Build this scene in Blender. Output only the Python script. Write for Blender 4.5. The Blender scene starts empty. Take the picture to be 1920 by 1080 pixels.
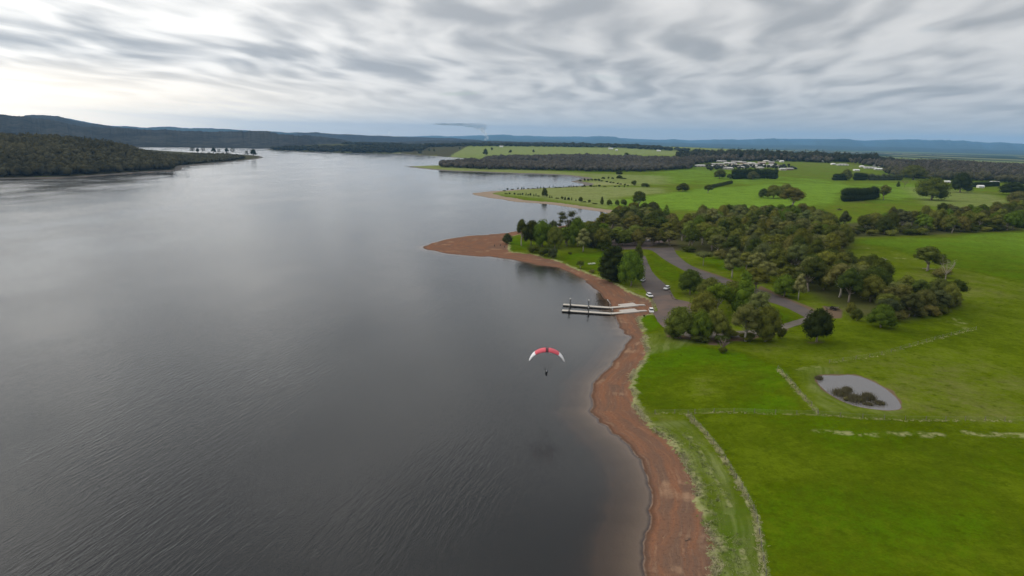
import bpy, bmesh, math, random
import numpy as np
from mathutils import Matrix, Vector

# ------------------------------------------------------------------ camera, sky, sun, exposure
SC = bpy.context.scene
COL = SC.collection
R = math.radians
CAM_H = 70.0
FPX, CX, CY = 1280.0, 960.0, 540.0
PITCH, ROLL = R(12.25), R(1.2)
SUN_AZ, SUN_EL = R(-60), R(24)          # azimuth from +Y towards +X

f0 = Vector((0, math.cos(PITCH), -math.sin(PITCH)))
r0 = Vector((1, 0, 0)); u0 = Vector((0, math.sin(PITCH), math.cos(PITCH)))
rr = r0 * math.cos(ROLL) + u0 * math.sin(ROLL)
uu = u0 * math.cos(ROLL) - r0 * math.sin(ROLL)
cd = bpy.data.cameras.new('camera'); cam = bpy.data.objects.new('camera', cd); COL.objects.link(cam)
cd.lens = 24.0; cd.sensor_width = 36.0; cd.clip_start = 0.5; cd.clip_end = 200000
m = Matrix((rr, uu, -f0)).transposed().to_4x4(); m.translation = (0, 0, CAM_H)
cam.matrix_world = m
SC.camera = cam

SC.view_settings.view_transform = 'Standard'; SC.view_settings.look = 'None'
SC.view_settings.gamma = 1.0; SC.view_settings.exposure = 0.0
SC.render.engine = 'CYCLES'
SC.cycles.use_denoising = True
SC.cycles.max_bounces = 6; SC.cycles.diffuse_bounces = 2; SC.cycles.glossy_bounces = 3
SC.cycles.transmission_bounces = 2; SC.cycles.volume_bounces = 1; SC.cycles.transparent_max_bounces = 12
SC.cycles.caustics_reflective = False; SC.cycles.caustics_refractive = False

class NT:
    """small helper around a node tree"""
    def __init__(s, tree): s.t = tree; s.t.nodes.clear()
    def n(s, typ, **kw):
        nd = s.t.nodes.new(typ)
        for k, v in kw.items(): setattr(nd, k, v)
        return nd
    def l(s, a, b): s.t.links.new(a, b)
    def inp(s, sock, v):
        if hasattr(v, 'is_output') or isinstance(v, bpy.types.NodeSocket): s.l(v, sock)
        else: sock.default_value = v
    def math(s, op, a, b=0.0, c=None, clamp=False):
        nd = s.n('ShaderNodeMath', operation=op, use_clamp=clamp)
        s.inp(nd.inputs[0], a); s.inp(nd.inputs[1], b)
        if c is not None: s.inp(nd.inputs[2], c)
        return nd.outputs[0]
    def mix(s, f, a, b, blend='MIX'):
        nd = s.n('ShaderNodeMix', data_type='RGBA', blend_type=blend)
        nd.clamp_factor = True
        s.inp(nd.inputs[0], f)
        for sk, v in ((nd.inputs[6], a), (nd.inputs[7], b)):
            if isinstance(v, (tuple, list)): sk.default_value = (*v[:3], 1)
            else: s.inp(sk, v)
        return nd.outputs[2]
    def sstep(s, v, lo, hi, o0=0.0, o1=1.0):
        nd = s.n('ShaderNodeMapRange', interpolation_type='SMOOTHSTEP')
        s.inp(nd.inputs[0], v); nd.inputs[1].default_value = lo; nd.inputs[2].default_value = hi
        nd.inputs[3].default_value = o0; nd.inputs[4].default_value = o1
        return nd.outputs[0]
    def noise(s, vec, scale, detail=3.0, rough=0.5, dist=0.0):
        nd = s.n('ShaderNodeTexNoise'); s.l(vec, nd.inputs['Vector'])
        nd.inputs['Scale'].default_value = scale; nd.inputs['Detail'].default_value = detail
        nd.inputs['Roughness'].default_value = rough; nd.inputs['Distortion'].default_value = dist
        return nd.outputs['Fac']
    def comb(s, x, y, z=0.0):
        nd = s.n('ShaderNodeCombineXYZ')
        for i, v in enumerate((x, y, z)): s.inp(nd.inputs[i], v)
        return nd.outputs[0]
    def sep(s, v):
        nd = s.n('ShaderNodeSeparateXYZ'); s.l(v, nd.inputs[0]); return nd.outputs
    def attr(s, name):
        nd = s.n('ShaderNodeAttribute', attribute_name=name); return nd.outputs['Fac']
    def vmath(s, op, a, b):
        nd = s.n('ShaderNodeVectorMath', operation=op); s.inp(nd.inputs[0], a); s.inp(nd.inputs[1], b)
        return nd.outputs[0] if op not in ('DOT_PRODUCT', 'LENGTH') else nd.outputs['Value']

# world: Nishita sky behind a broken stratocumulus deck
world = bpy.data.worlds.new('World'); SC.world = world; world.use_nodes = True
w = NT(world.node_tree)
tc = w.n('ShaderNodeTexCoord').outputs['Generated']
dirn = w.vmath('NORMALIZE', tc, (0, 0, 0))
dx, dy, dz = w.sep(dirn)
zc = w.math('ADD', w.math('MAXIMUM', dz, 0.0), 0.075)
uu_ = w.math('DIVIDE', dx, zc); vv_ = w.math('DIVIDE', dy, zc)
SA = R(9)                                # streaks run towards this azimuth
along = w.math('ADD', w.math('MULTIPLY', uu_, math.sin(SA)), w.math('MULTIPLY', vv_, math.cos(SA)))
across = w.math('SUBTRACT', w.math('MULTIPLY', uu_, math.cos(SA)), w.math('MULTIPLY', vv_, math.sin(SA)))
warp = w.noise(w.comb(across, along, 3.1), 0.7, 2.0)
warp2 = w.noise(w.comb(along, across, 8.1), 0.7, 2.0)
ac2 = w.math('ADD', across, w.math('MULTIPLY', w.math('SUBTRACT', warp, 0.5), 0.7))
al2 = w.math('ADD', along, w.math('MULTIPLY', w.math('SUBTRACT', warp2, 0.5), 0.9))
n1 = w.noise(w.comb(ac2, w.math('MULTIPLY', al2, 0.40), 0.7), 2.9, 1.5, 0.4, 0.1)
n2 = w.noise(w.comb(ac2, w.math('MULTIPLY', al2, 0.45), 7.7), 0.8, 2.0, 0.5)
n3 = w.noise(w.comb(ac2, w.math('MULTIPLY', al2, 0.45), 1.9), 6.0, 3.0, 0.5)
deck = w.math('ADD', w.math('MULTIPLY', n1, 0.62), w.math('ADD', w.math('MULTIPLY', n2, 0.26), w.math('MULTIPLY', n3, 0.18)))
thin = w.sstep(deck, 0.37, 0.68)          # 0 thick grey base, 1 thin bright veil
low = w.sstep(dz, 0.0, 0.10)              # far deck: foreshortened, even tone
thin = w.math('ADD', w.math('MULTIPLY', thin, low), w.math('MULTIPLY', w.math('ADD', 0.30, w.math('MULTIPLY', thin, 0.36)), w.math('SUBTRACT', 1.0, low)))
sdir = Vector((math.sin(R(-50)) * math.cos(R(5)), math.cos(R(-50)) * math.cos(R(5)), math.sin(R(5))))
sd = w.math('MAXIMUM', w.vmath('DOT_PRODUCT', dirn, tuple(sdir)), 0.0)
glow = w.math('POWER', sd, 3.5)
glow2 = w.math('POWER', sd, 4.5)
cloud = w.mix(thin, (0.370, 0.380, 0.395), (0.690, 0.680, 0.668))
hz = w.sstep(dz, 0.0, 0.06, 0.9, 0.0)
cloud = w.mix(hz, cloud, (0.66, 0.63, 0.585))
bright = w.mix(thin, (0.270, 0.280, 0.288), (0.72, 0.70, 0.66))
cloud = w.mix(glow, cloud, bright)
clear = w.sstep(dz, 0.005, 0.10, 1.0, 0.0)   # thin bright gap under the deck on the sun side
cloud = w.mix(w.math('MULTIPLY', clear, glow2), cloud, (1.50, 1.28, 0.97))
sun_v = Vector((math.sin(SUN_AZ) * math.cos(SUN_EL), math.cos(SUN_AZ) * math.cos(SUN_EL), math.sin(SUN_EL)))
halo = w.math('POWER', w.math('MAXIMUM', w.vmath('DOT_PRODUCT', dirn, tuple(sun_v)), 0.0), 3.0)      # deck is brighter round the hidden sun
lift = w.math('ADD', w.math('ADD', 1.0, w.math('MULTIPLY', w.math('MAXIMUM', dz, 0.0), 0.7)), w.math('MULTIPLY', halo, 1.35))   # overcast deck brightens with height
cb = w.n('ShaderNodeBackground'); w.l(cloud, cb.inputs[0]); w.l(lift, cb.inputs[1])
sky = w.n('ShaderNodeTexSky', sky_type='NISHITA'); sky.sun_disc = False
sky.sun_elevation = SUN_EL; sky.sun_rotation = SUN_AZ; sky.altitude = 150
nb = w.n('ShaderNodeBackground'); w.l(sky.outputs[0], nb.inputs[0]); nb.inputs[1].default_value = 0.10
gap = w.noise(w.comb(across, along, 11.3), 0.9, 2.0, 0.5)
cover = w.math('SUBTRACT', 1.0, w.math('MULTIPLY', w.sstep(gap, 0.68, 0.78, 0.0, 0.75), low))
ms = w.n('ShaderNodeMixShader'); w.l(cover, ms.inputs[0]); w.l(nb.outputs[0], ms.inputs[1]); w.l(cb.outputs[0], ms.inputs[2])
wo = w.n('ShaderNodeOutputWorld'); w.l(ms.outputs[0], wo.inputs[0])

sl = bpy.data.lights.new('sun', 'SUN'); sl.energy = 1.3; sl.angle = R(24); sl.color = (1.0, 0.94, 0.84)
so = bpy.data.objects.new('sun', sl); COL.objects.link(so)
sv = Vector((math.sin(SUN_AZ) * math.cos(SUN_EL), math.cos(SUN_AZ) * math.cos(SUN_EL), math.sin(SUN_EL)))
so.rotation_euler = (-sv).to_track_quat('-Z', 'Y').to_euler(); so.location = (0, 0, 300)

# ------------------------------------------------------------------ helpers
rng = np.random.default_rng(7)
random.seed(7)

def ray(px, py):
    px = np.asarray(px, float); py = np.asarray(py, float)
    d = (np.array(f0)[None] * FPX + np.outer(px - CX, np.array(rr)) - np.outer(py - CY, np.array(uu)))
    return d / np.linalg.norm(d, axis=1, keepdims=True)

def flat(pts, z=0.0):
    """pixel positions seen on a level surface at height z -> map positions"""
    a = np.array(pts, float); d = ray(a[:, 0], a[:, 1])
    t = (z - CAM_H) / d[:, 2]
    return d[:, :2] * t[:, None]

def away(px, D):
    d = ray([px], [268])[0]; h = d[:2] / np.linalg.norm(d[:2]); return h * D

def smooth(P, k=3, closed=False):
    P = np.asarray(P, float); n = len(P); out = []
    for i in range(n if closed else n - 1):
        if closed: p0, p1, p2, p3 = P[(i-1) % n], P[i], P[(i+1) % n], P[(i+2) % n]
        else: p0, p1, p2, p3 = P[max(i-1, 0)], P[i], P[i+1], P[min(i+2, n-1)]
        for j in range(k):
            t = j / k
            c = 0.5 * ((2*p1) + (-p0+p2)*t + (2*p0-5*p1+4*p2-p3)*t*t + (-p0+3*p1-3*p2+p3)*t**3)
            l = p1 + (p2 - p1) * t
            out.append(0.75 * c + 0.25 * l)
    if not closed: out.append(P[-1])
    return np.array(out)

def seg_dist(P, A, B, arc=False):
    P = np.asarray(P, np.float32); A = A.astype(np.float32); B = B.astype(np.float32)
    D = B - A; L2 = np.maximum((D**2).sum(1), 1e-6)
    cum = np.concatenate([[0], np.cumsum(np.sqrt(L2))])[:-1]
    out = np.empty(len(P), np.float32); s = np.empty(len(P), np.float32)
    for i in range(0, len(P), 8192):
        p = P[i:i+8192]
        wx = p[:, None, 0] - A[None, :, 0]; wy = p[:, None, 1] - A[None, :, 1]
        t = np.clip((wx * D[:, 0] + wy * D[:, 1]) / L2, 0, 1)
        ex = wx - t * D[:, 0]; ey = wy - t * D[:, 1]
        d2 = ex*ex + ey*ey; k = d2.argmin(1); ii = np.arange(len(p))
        out[i:i+8192] = np.sqrt(d2[ii, k])
        if arc: s[i:i+8192] = cum[k] + t[ii, k] * np.sqrt(L2[k])
    return (out, s) if arc else out

def inside(P, poly):
    P = np.asarray(P, np.float32); poly = np.asarray(poly, np.float32)
    A = poly; B = np.roll(poly, -1, 0); res = np.zeros(len(P), bool)
    for i in range(0, len(P), 8192):
        p = P[i:i+8192]
        c = (A[None, :, 1] > p[:, None, 1]) != (B[None, :, 1] > p[:, None, 1])
        xi = A[:, 0] + (p[:, None, 1] - A[:, 1]) * (B[:, 0] - A[:, 0]) / np.where(B[:, 1] == A[:, 1], 1e-6, B[:, 1] - A[:, 1])
        res[i:i+8192] = ((c & (p[:, None, 0] < xi)).sum(1) % 2).astype(bool)
    return res

def sdf(P, poly):
    d = seg_dist(P, np.asarray(poly), np.roll(np.asarray(poly), -1, 0))
    return np.where(inside(P, poly), d, -d)

def sm(x, a, b):
    t = np.clip((x - a) / (b - a), 0, 1); return t*t*(3 - 2*t)

def mesh_np(name, V, faces):
    """faces: list of int arrays (m,k)"""
    V = np.ascontiguousarray(V, np.float32); me = bpy.data.meshes.new(name)
    loops = np.concatenate([f.ravel() for f in faces]).astype(np.int32)
    tot = np.concatenate([np.full(len(f), f.shape[1], np.int32) for f in faces])
    st = np.concatenate([[0], np.cumsum(tot)[:-1]]).astype(np.int32)
    me.vertices.add(len(V)); me.vertices.foreach_set('co', V.ravel())
    me.loops.add(len(loops)); me.loops.foreach_set('vertex_index', loops)
    me.polygons.add(len(tot)); me.polygons.foreach_set('loop_start', st)
    me.update(calc_edges=True)
    return me

def add_attr(me, name, vals):
    a = me.attributes.new(name, 'FLOAT', 'POINT'); a.data.foreach_set('value', np.ascontiguousarray(vals, np.float32))

def shade_smooth(me):
    me.polygons.foreach_set('use_smooth', np.ones(len(me.polygons), bool))

def obj(name, me, mat=None, parent=None, kind=None):
    o = bpy.data.objects.new(name, me); COL.objects.link(o)
    if mat is not None and me is not None and len(me.materials) == 0: me.materials.append(mat)
    if parent is not None: o.parent = parent
    if kind: o['kind'] = kind
    return o

def tag(o, label, cat=None, group=None, kind=None):
    o['label'] = label
    if cat: o['category'] = cat
    if group: o['group'] = group
    if kind: o['kind'] = kind
    return o

def thing(name, label, cat, loc=(0, 0, 0), rz=0.0, group=None):
    o = bpy.data.objects.new(name, None); COL.objects.link(o); o.empty_display_size = 0.5
    o.location = loc; o.rotation_euler = (0, 0, rz)
    return tag(o, label, cat, group)

def box(bm, c, s, rz=0.0, M=None):
    mt = Matrix.Translation(c) @ Matrix.Rotation(rz, 4, 'Z') @ Matrix.Diagonal((*s, 1))
    if M is not None: mt = M @ mt
    return bmesh.ops.create_cube(bm, size=1.0, matrix=mt)['verts']

def tube(bm, pts, rad, n=6, cap=True):
    rings = []
    pts = [Vector(p) for p in pts]
    for i, p in enumerate(pts):
        t = (pts[min(i+1, len(pts)-1)] - pts[max(i-1, 0)]).normalized()
        a = t.orthogonal().normalized(); b = t.cross(a)
        rd = rad[i] if hasattr(rad, '__len__') else rad
        rings.append([bm.verts.new(p + (a*math.cos(2*math.pi*k/n) + b*math.sin(2*math.pi*k/n)) * rd) for k in range(n)])
    for i in range(len(rings)-1):
        for k in range(n):
            bm.faces.new((rings[i][k], rings[i][(k+1) % n], rings[i+1][(k+1) % n], rings[i+1][k]))
    if cap:
        bm.faces.new(rings[0][::-1]); bm.faces.new(rings[-1])

def bm_mesh(bm, name, smooth_=False, bevel=0.0):
    if bevel:
        bmesh.ops.bevel(bm, geom=list(bm.edges), offset=bevel, segments=1, affect='EDGES')
    bmesh.ops.recalc_face_normals(bm, faces=bm.faces)
    me = bpy.data.meshes.new(name); bm.to_mesh(me); bm.free()
    if smooth_: shade_smooth(me)
    return me

def srgb(*c):
    return tuple((v/255/12.92 if v/255 <= 0.04045 else ((v/255+0.055)/1.055)**2.4) for v in c)

def simple_mat(name, col, rough=0.7, var=0.15, scale=2.0, metal=0.0, spec=0.3):
    ma = bpy.data.materials.new(name); ma.use_nodes = True; t = NT(ma.node_tree)
    co = t.n('ShaderNodeTexCoord').outputs['Object']
    nz = t.noise(co, scale, 4.0, 0.6)
    c = t.mix(nz, tuple(v*(1-var) for v in col), tuple(min(1, v*(1+var)) for v in col))
    p = t.n('ShaderNodeBsdfPrincipled'); t.l(c, p.inputs['Base Color']); p.inputs['Roughness'].default_value = rough
    p.inputs['Metallic'].default_value = metal; p.inputs['Specular IOR Level'].default_value = spec
    o = t.n('ShaderNodeOutputMaterial'); t.l(p.outputs[0], o.inputs[0]); return ma

# ------------------------------------------------------------------ map: shoreline, banks, relief
lake_px_near = [(1208,1080),(1210,1036),(1210,1010),(1219,981),(1223,945),(1219,908),(1206,872),(1185,843),(1163,820),(1151,813),(1128,792),
 (1107,771),(1111,742),(1112,719),(1135,694),(1159,669),(1175,647),(1182,633),(1171,623),(1163,610),(1145,583),(1142,567),(1130,557),
 (1120,544),(1100,530),(1082,518),(1045,502),(1009,497),(972,488),(930,483),(888,480),(842,476),(812,470),(793,465),(811,456),(836,449),(880,443),
 (926,439.6),(950,437),(985,431),(1040,425),(1100,418),(1132,411),(1144,403),(1138,399),(1092,392),(1030,383),(972,378.5),(926,372),
 (901,368),(887,363.5),(905,360),(940,357.5),(1008,353),(1067,350),(1098,346.5),(1085,343),(1067,340),(1085,337.5),(1092,334),(1060,329.5),
 (1020,327),(950,325),(900,323),(830,320),(790,316),(761,312.5),(805,310.5),(829,309.5),(870,305),(905,301),(870,297),(830,294),(780,291),
 (741,288),(690,287),(640,286.5),(580,284.5),(502,281.5),(517,278),(587,275.3),(650,275),(735,275),(740,272.6),(640,271.5),(587,271),(540,272.5),
 (480,273.5),(400,273.5),(314,273.5),(230,274)]
lake_px_left = [(250,279),(360,286),(420,289),(480,291.5),(496,296.5),(447,302),(379,309),(341,312),(339,319.5),(244,325),(135,333),(0,336),(-150,341)]
near_xy = flat(lake_px_near, 0.0); left_xy = flat(lake_px_left, 0.0)
start = [(60,-420),(38,-180),(30,-30),(24,45),(20,80)]
end = [(-1500,820),(-2600,500),(-2400,-900),(-900,-1300),(-100,-900)]
LAKE = smooth(np.concatenate([np.array(start), near_xy, left_xy, np.array(end)]), 3, True)
_n = len(LAKE)
_dist = np.linalg.norm(LAKE, axis=1)
_tan = np.roll(LAKE, -1, 0) - np.roll(LAKE, 1, 0); _nor = np.stack([_tan[:, 1], -_tan[:, 0]], 1) / np.linalg.norm(_tan, axis=1, keepdims=True)
LAKE = LAKE + _nor * (rng.normal(0, 1, _n) * np.clip(_dist * 0.0022, 0.1, 3.0))[:, None]
LAKE_A, LAKE_B = LAKE, np.roll(LAKE, -1, 0)

bank_px = [(1330,1080),(1341,1046),(1327,1028),(1345,1018),(1331,1000),(1318,961),(1302,932),(1305,908),(1289,880),(1276,849),(1262,836),(1260,826),(1240,811),
 (1216,792),(1195,766),(1185,750),(1187,735),(1180,716),(1185,693),(1201,675),(1211,654),(1206,636),(1208,623),(1202,612),(1194,598),(1197,590),(1220,585),
 (1224,575),(1220,562),(1196,552),(1175,545),(1167,538),(1153,530),(1137,522),(1103,510),(1076,500),(1051,489),(1030,484),(992,474),(955,471),(952,460),(953,450),(957,442),
 (985,435),(1040,428.5),(1100,422),(1140,414),(1155,404)]
bank_xy = flat(bank_px, 1.7)
GRASS = smooth(np.concatenate([np.array([(75,-420),(60,-180),(48,-30),(42,45),(38,85)]), bank_xy, flat([(1260,396)], 2.0), np.array([(3000,700),(3000,-420)])]), 2, True)

pond_px = [(1531,709),(1545,704),(1575,704.5),(1590,703),(1612,706),(1637,716),(1660,729),(1680,746),(1689,762),(1682,768),(1660,769),(1630,766),(1600,760),(1575,750),(1555,738),(1537,722)]
Z_POND = 4.0
POND = smooth(flat(pond_px, Z_POND), 2, True)

bumps = []   # centre xy, radius across, radius deep, height
def bump(px, D, sx, sy, h): bumps.append((away(px, D), sx, sy, h))
bump(20, 1560, 260, 260, 21); bump(210, 1600, 170, 150, 12); bump(-170, 1600, 250, 300, 24)
bump(1010, 4300, 1500, 1100, 33); bump(1300, 3900, 900, 900, 22)
bump(1420, 2450, 420, 420, 24); bump(1700, 2250, 420, 360, 12); bump(1150, 2600, 350, 250, 8)
bump(600, 5200, 600, 500, 14)

def relief(P, want=False):
    """ground height from the distance to the shore plus hills"""
    P = np.asarray(P, np.float32)
    d, s = seg_dist(P, LAKE_A, LAKE_B, True)
    wet = inside(P, LAKE); d = np.where(wet, -d, d)
    r = np.hypot(P[:, 0], P[:, 1])
    near = (r < 640) & (P[:, 0] > -150)
    gb = np.full(len(P), -30, np.float32)
    if near.any(): gb[near] = sdf(P[near], GRASS)
    wbeach = np.where(r < 1000, 15.0 + 16*np.exp(-((P[:, 0]+60)/45)**2), np.where(P[:, 0] < -200, 12.0, 16.0))
    gb = np.where(near, np.minimum(gb, d + 1), d - wbeach)
    dp = np.maximum(d, 0)
    z = 1.35 * (1 - np.exp(-dp / 20)) + 0.45 * sm(gb, -0.6, 0.9) + 3.0 * (1 - np.exp(-np.maximum(gb, 0) / 140))
    z = z + sm(gb, 5, 60) * (0.5*np.sin(P[:, 0]/31 + 1.3) * np.sin(P[:, 1]/43) + 0.9*np.sin(P[:, 0]/120 + P[:, 1]/170))
    for c, sx, sy, h in bumps:
        u = c / np.linalg.norm(c); q = P - c
        a = q[:, 0]*u[0] + q[:, 1]*u[1]; b = q[:, 0]*u[1] - q[:, 1]*u[0]
        z = z + h * np.exp(-(a/sy)**2 - (b/sx)**2) * sm(d, 0, 130)
    z = np.where(d < 0, np.maximum(-7.0, np.where(d > -8, d * 0.06, -0.48 + (d + 8) * 0.2)), z)
    # farm pond bowl
    q = (np.abs(P[:, 0] - POND[:, 0].mean()) < 60) & (np.abs(P[:, 1] - POND[:, 1].mean()) < 70)
    if q.any():
        pd = sdf(P[q], POND)
        zz = z[q]; rim = Z_POND + 0.5 + 0*zz
        k = sm(-pd, 1.5, 22)
        zz = zz * k + rim * (1 - k)
        zz = np.where(pd > -2.0, Z_POND - 0.22 * (pd + 0.0) - 0.02, zz)
        z[q] = np.where(pd > -2.0, np.minimum(zz, rim), zz)
    return (z, d, s, gb) if want else z

def ground_at(pts):
    """pixel positions -> points on the ground they show"""
    a = np.array(pts, float); d = ray(a[:, 0], a[:, 1])
    k = len(a); T = 260
    tt = np.geomspace(60, 9000, T)
    X = d[:, None, :] * tt[None, :, None]
    hz = np.hypot(X[..., 0], X[..., 1])
    Z = relief(X[..., :2].reshape(-1, 2)).reshape(k, T)
    below = (CAM_H + X[..., 2]) < Z
    below[:, -1] = True
    i = below.argmax(1); lo = tt[np.maximum(i-1, 0)]; hi = tt[i]
    for _ in range(9):
        mid = (lo + hi) / 2; Q = d * mid[:, None]
        b = (CAM_H + Q[:, 2]) < relief(Q[:, :2])
        hi = np.where(b, mid, hi); lo = np.where(b, lo, mid)
    Q = d * hi[:, None]; Q[:, 2] = relief(Q[:, :2])
    return Q

def metres_per_px(P):
    P = np.asarray(P); q = P - np.array([0, 0, CAM_H])
    return (q @ np.array(f0)) / FPX

# ------------------------------------------------------------------ ground sheet
phi = np.arange(R(41), R(1.45), -0.00125)
rad = np.concatenate([[0.01, 20, 40, 60, 72], CAM_H / np.tan(phi), np.geomspace(CAM_H/math.tan(R(1.45))*1.03, 36900, 75)])
azi = np.concatenate([np.arange(-180, -43, 4.0), np.arange(-42, 42.01, math.degrees(0.00128)), np.arange(44, 180, 4.0)])
A_, R_ = np.meshgrid(np.radians(azi), rad)
GX = (R_ * np.sin(A_)); GY = (R_ * np.cos(A_))
P2 = np.stack([GX.ravel(), GY.ravel()], 1)
rflat = R_.ravel()
Zg = np.full(len(P2), 4.5); Dg = np.full(len(P2), 900.0); Sg = np.zeros(len(P2)); Gg = np.full(len(P2), 900.0)
sel = rflat < 9000
Zg[sel], Dg[sel], Sg[sel], Gg[sel] = relief(P2[sel], True)
nr, nc = A_.shape
idx = np.arange(nr*nc).reshape(nr, nc)
idx2 = np.concatenate([idx, idx[:, :1]], 1)
quads = np.stack([idx2[:-1, :-1], idx2[:-1, 1:], idx2[1:, 1:], idx2[1:, :-1]], -1).reshape(-1, 4)
deep = (Dg[quads] < -34).all(1)
quads = quads[~deep]
_in = (P2[:, 0] > -13950) & (P2[:, 0] < 30950) & (P2[:, 1] > -6200) & (P2[:, 1] < 37200)      # the air box encloses all of the ground
quads = quads[_in[quads].all(1)]

def px_poly(pts, z=3.0): return flat(pts, z) if z > 10 or max(p[1] for p in pts) > 1090 else ground_at(pts)[:, :2]
lush = np.full(len(P2), 0.36)
def paddock(pts, val, feather, z=3.0):
    global lush
    poly = px_poly(pts, z); c = poly.mean(0); rr_ = np.abs(poly - c).max() + feather*3
    q = (np.abs(P2[:, 0]-c[0]) < rr_) & (np.abs(P2[:, 1]-c[1]) < rr_)
    if not q.any(): return
    feather = feather*1.8; wob = feather*0.8*(np.sin(P2[q][:,0]/(feather*2.3)+1)*np.sin(P2[q][:,1]/(feather*3.1)))
    k = sm(sdf(P2[q], poly) + wob, -feather, feather); lush[q] = lush[q]*(1-k) + val*k
paddock([(1298,782),(1540,782),(1700,792),(2100,795),(2500,1300),(1440,1300),(1432,1080),(1420,985),(1352,850)], 0.72, 1.5)
paddock([(1560,820),(1920,830),(1920,900),(1700,880)], 0.62, 9)
paddock([(1540,960),(1800,930),(1850,1080),(1560,1080)], 0.8, 10)
paddock([(1205,660),(1290,648),(1400,660),(1455,690),(1532,776),(1370,771),(1230,775),(1190,745),(1184,710)], 0.93, 2.0)
paddock([(1270,700),(1330,700),(1375,735),(1350,765),(1280,768),(1250,740)], 0.12, 7)
paddock([(1560,778),(1440,740),(1540,690),(1920,640),(1920,780)], 0.36, 4)
paddock([(1350,810),(1450,800),(1480,880),(1420,880)], 0.5, 5)
paddock([(1345,962),(1375,960),(1408,1000),(1400,1050),(1350,1080)], 0.92, 1.5)
paddock([(1590,452),(1920,436),(2100,440),(2100,560),(1920,532),(1800,500),(1690,475)], 0.86, 4)
paddock([(1490,640),(1600,615),(1800,590),(1840,610),(1700,640),(1560,660)], 0.62, 6)
paddock([(1140,388),(1130,378),(1210,368),(1330,352),(1460,343),(1570,343),(1600,350),(1560,388),(1440,395),(1300,392)], 0.88, 12)
paddock([(1215,395),(1290,362),(1370,362),(1400,385)], 1.0, 15)
paddock([(1300,312),(1490,335),(1560,338),(1560,345),(1250,345),(1200,330)], 0.62, 14)
paddock([(1600,345),(1720,345),(1760,372),(1640,380)], 0.72, 12)
paddock([(1208,478),(1222,476),(1262,496),(1285,510),(1268,540),(1235,520)], 0.95, 2.5)
paddock([(1318,486),(1372,484),(1390,505),(1350,508)], 0.95, 3)
paddock([(1410,572),(1460,575),(1500,595),(1480,607),(1410,606)], 0.85, 2.5)
paddock([(1050,478),(1138,470),(1136,510),(1090,505)], 0.88, 3)
paddock([(955,445),(975,440),(985,468),(956,470)], 0.9, 3)
paddock([(1196,590),(1226,588),(1240,610),(1212,630)], 1.0, 1.5)
paddock([(810,280),(1000,277),(1260,285),(1280,300),(1000,300),(830,292)], 0.66, 120, 15)
paddock([(940,356),(1110,350),(1130,365),(1060,378),(960,365)], 0.2, 14)

dry = np.zeros(len(P2)); rough_ = np.zeros(len(P2)); dirt = np.zeros(len(P2))
def pale(pts, width, amount, z=3.0):
    L = smooth(ground_at(pts)[:, :2], 4); c = L.mean(0); rr_ = np.abs(L - c).max() + width*4
    q = (np.abs(P2[:, 0]-c[0]) < rr_) & (np.abs(P2[:, 1]-c[1]) < rr_)
    d = seg_dist(P2[q], L[:-1], L[1:])
    dry[q] = np.maximum(dry[q], amount * (1 - sm(d, width*0.25, width)))
FENCES_PX = {
 'a': [(1290,778),(1322,812),(1350,848),(1385,905),(1413,957),(1421,985),(1428,1030),(1436,1080)],
 'b': [(1228,776),(1300,775),(1365,773),(1450,776),(1535,778),(1610,784),(1700,788),(1800,789),(1920,789)],
 'c': [(1458,692),(1480,714),(1500,738),(1533,774)],
 'd': [(1555,681),(1600,674),(1650,666),(1720,646),(1790,627),(1830,618)]}
pale(FENCES_PX['a'], 1.3, 0.95); pale(FENCES_PX['b'], 0.9, 0.5); pale(FENCES_PX['c'], 1.2, 0.75); pale(FENCES_PX['d'], 1.3, 0.38)
pale([(1290,812),(1315,850),(1345,905),(1370,950)], 0.8, 0.6); pale([(1386,1010),(1395,1050),(1397,1080)], 0.9, 0.7)
pale([(1500,694),(1512,690),(1530,687)], 2.5, 0.45)
pale([(1532,809),(1560,811),(1600,813),(1645,815)], 2.1, 0.7); pale([(1668,812),(1700,816)], 1.6, 0.75); pale([(1705,814),(1735,815),(1762,816)], 2.6, 0.7)
pale([(1815,812),(1860,815),(1905,816),(1960,817)], 2.6, 0.75)
pale([(1600,452),(1640,462),(1700,480),(1790,505),(1860,520),(1920,541)], 3.0, 0.35)
pale([(1618,464),(1632,467)], 2.5, 0.9); pale([(1680,484),(1694,485)], 2.5, 0.8); pale([(1790,597),(1805,606)], 3, 0.6); pale([(1765,600),(1800,610),(1815,618)], 3, 0.4)
pale([(1700,480),(1920,545)], 10, 0.12)
pale([(1860,378),(1878,376)], 6, 0.9)
def region(arr, pts, val, feather, z=3.0):
    poly = px_poly(pts, z); c = poly.mean(0); rr_ = np.abs(poly - c).max() + feather*3
    q = (np.abs(P2[:, 0]-c[0]) < rr_) & (np.abs(P2[:, 1]-c[1]) < rr_)
    arr[q] = np.maximum(arr[q], val * sm(sdf(P2[q], poly), -feather, feather))
region(dry, [(930,362),(945,357),(1110,350),(1200,352),(1230,362),(1140,372),(1060,374),(1000,366)], 0.42, 14)
region(dry, [(758,314),(800,310),(832,311),(1000,319),(1090,325),(1092,331),(950,326),(830,321)], 0.5, 20)
region(dry, [(1095,345),(1110,335),(1250,332),(1250,342),(1180,348)], 0.3, 14)
region(rough_, [(1216,778),(1288,778),(1350,850),(1414,960),(1432,1080),(1440,1200),(1330,1200),(1325,1000),(1295,900),(1255,830)], 1.0, 1.2)
region(rough_, [(1205,632),(1250,622),(1330,640),(1290,648),(1215,665)], 0.8, 2)
region(rough_, [(1495,692),(1540,686),(1700,760),(1680,778),(1540,776)], 0.75, 2)
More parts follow.
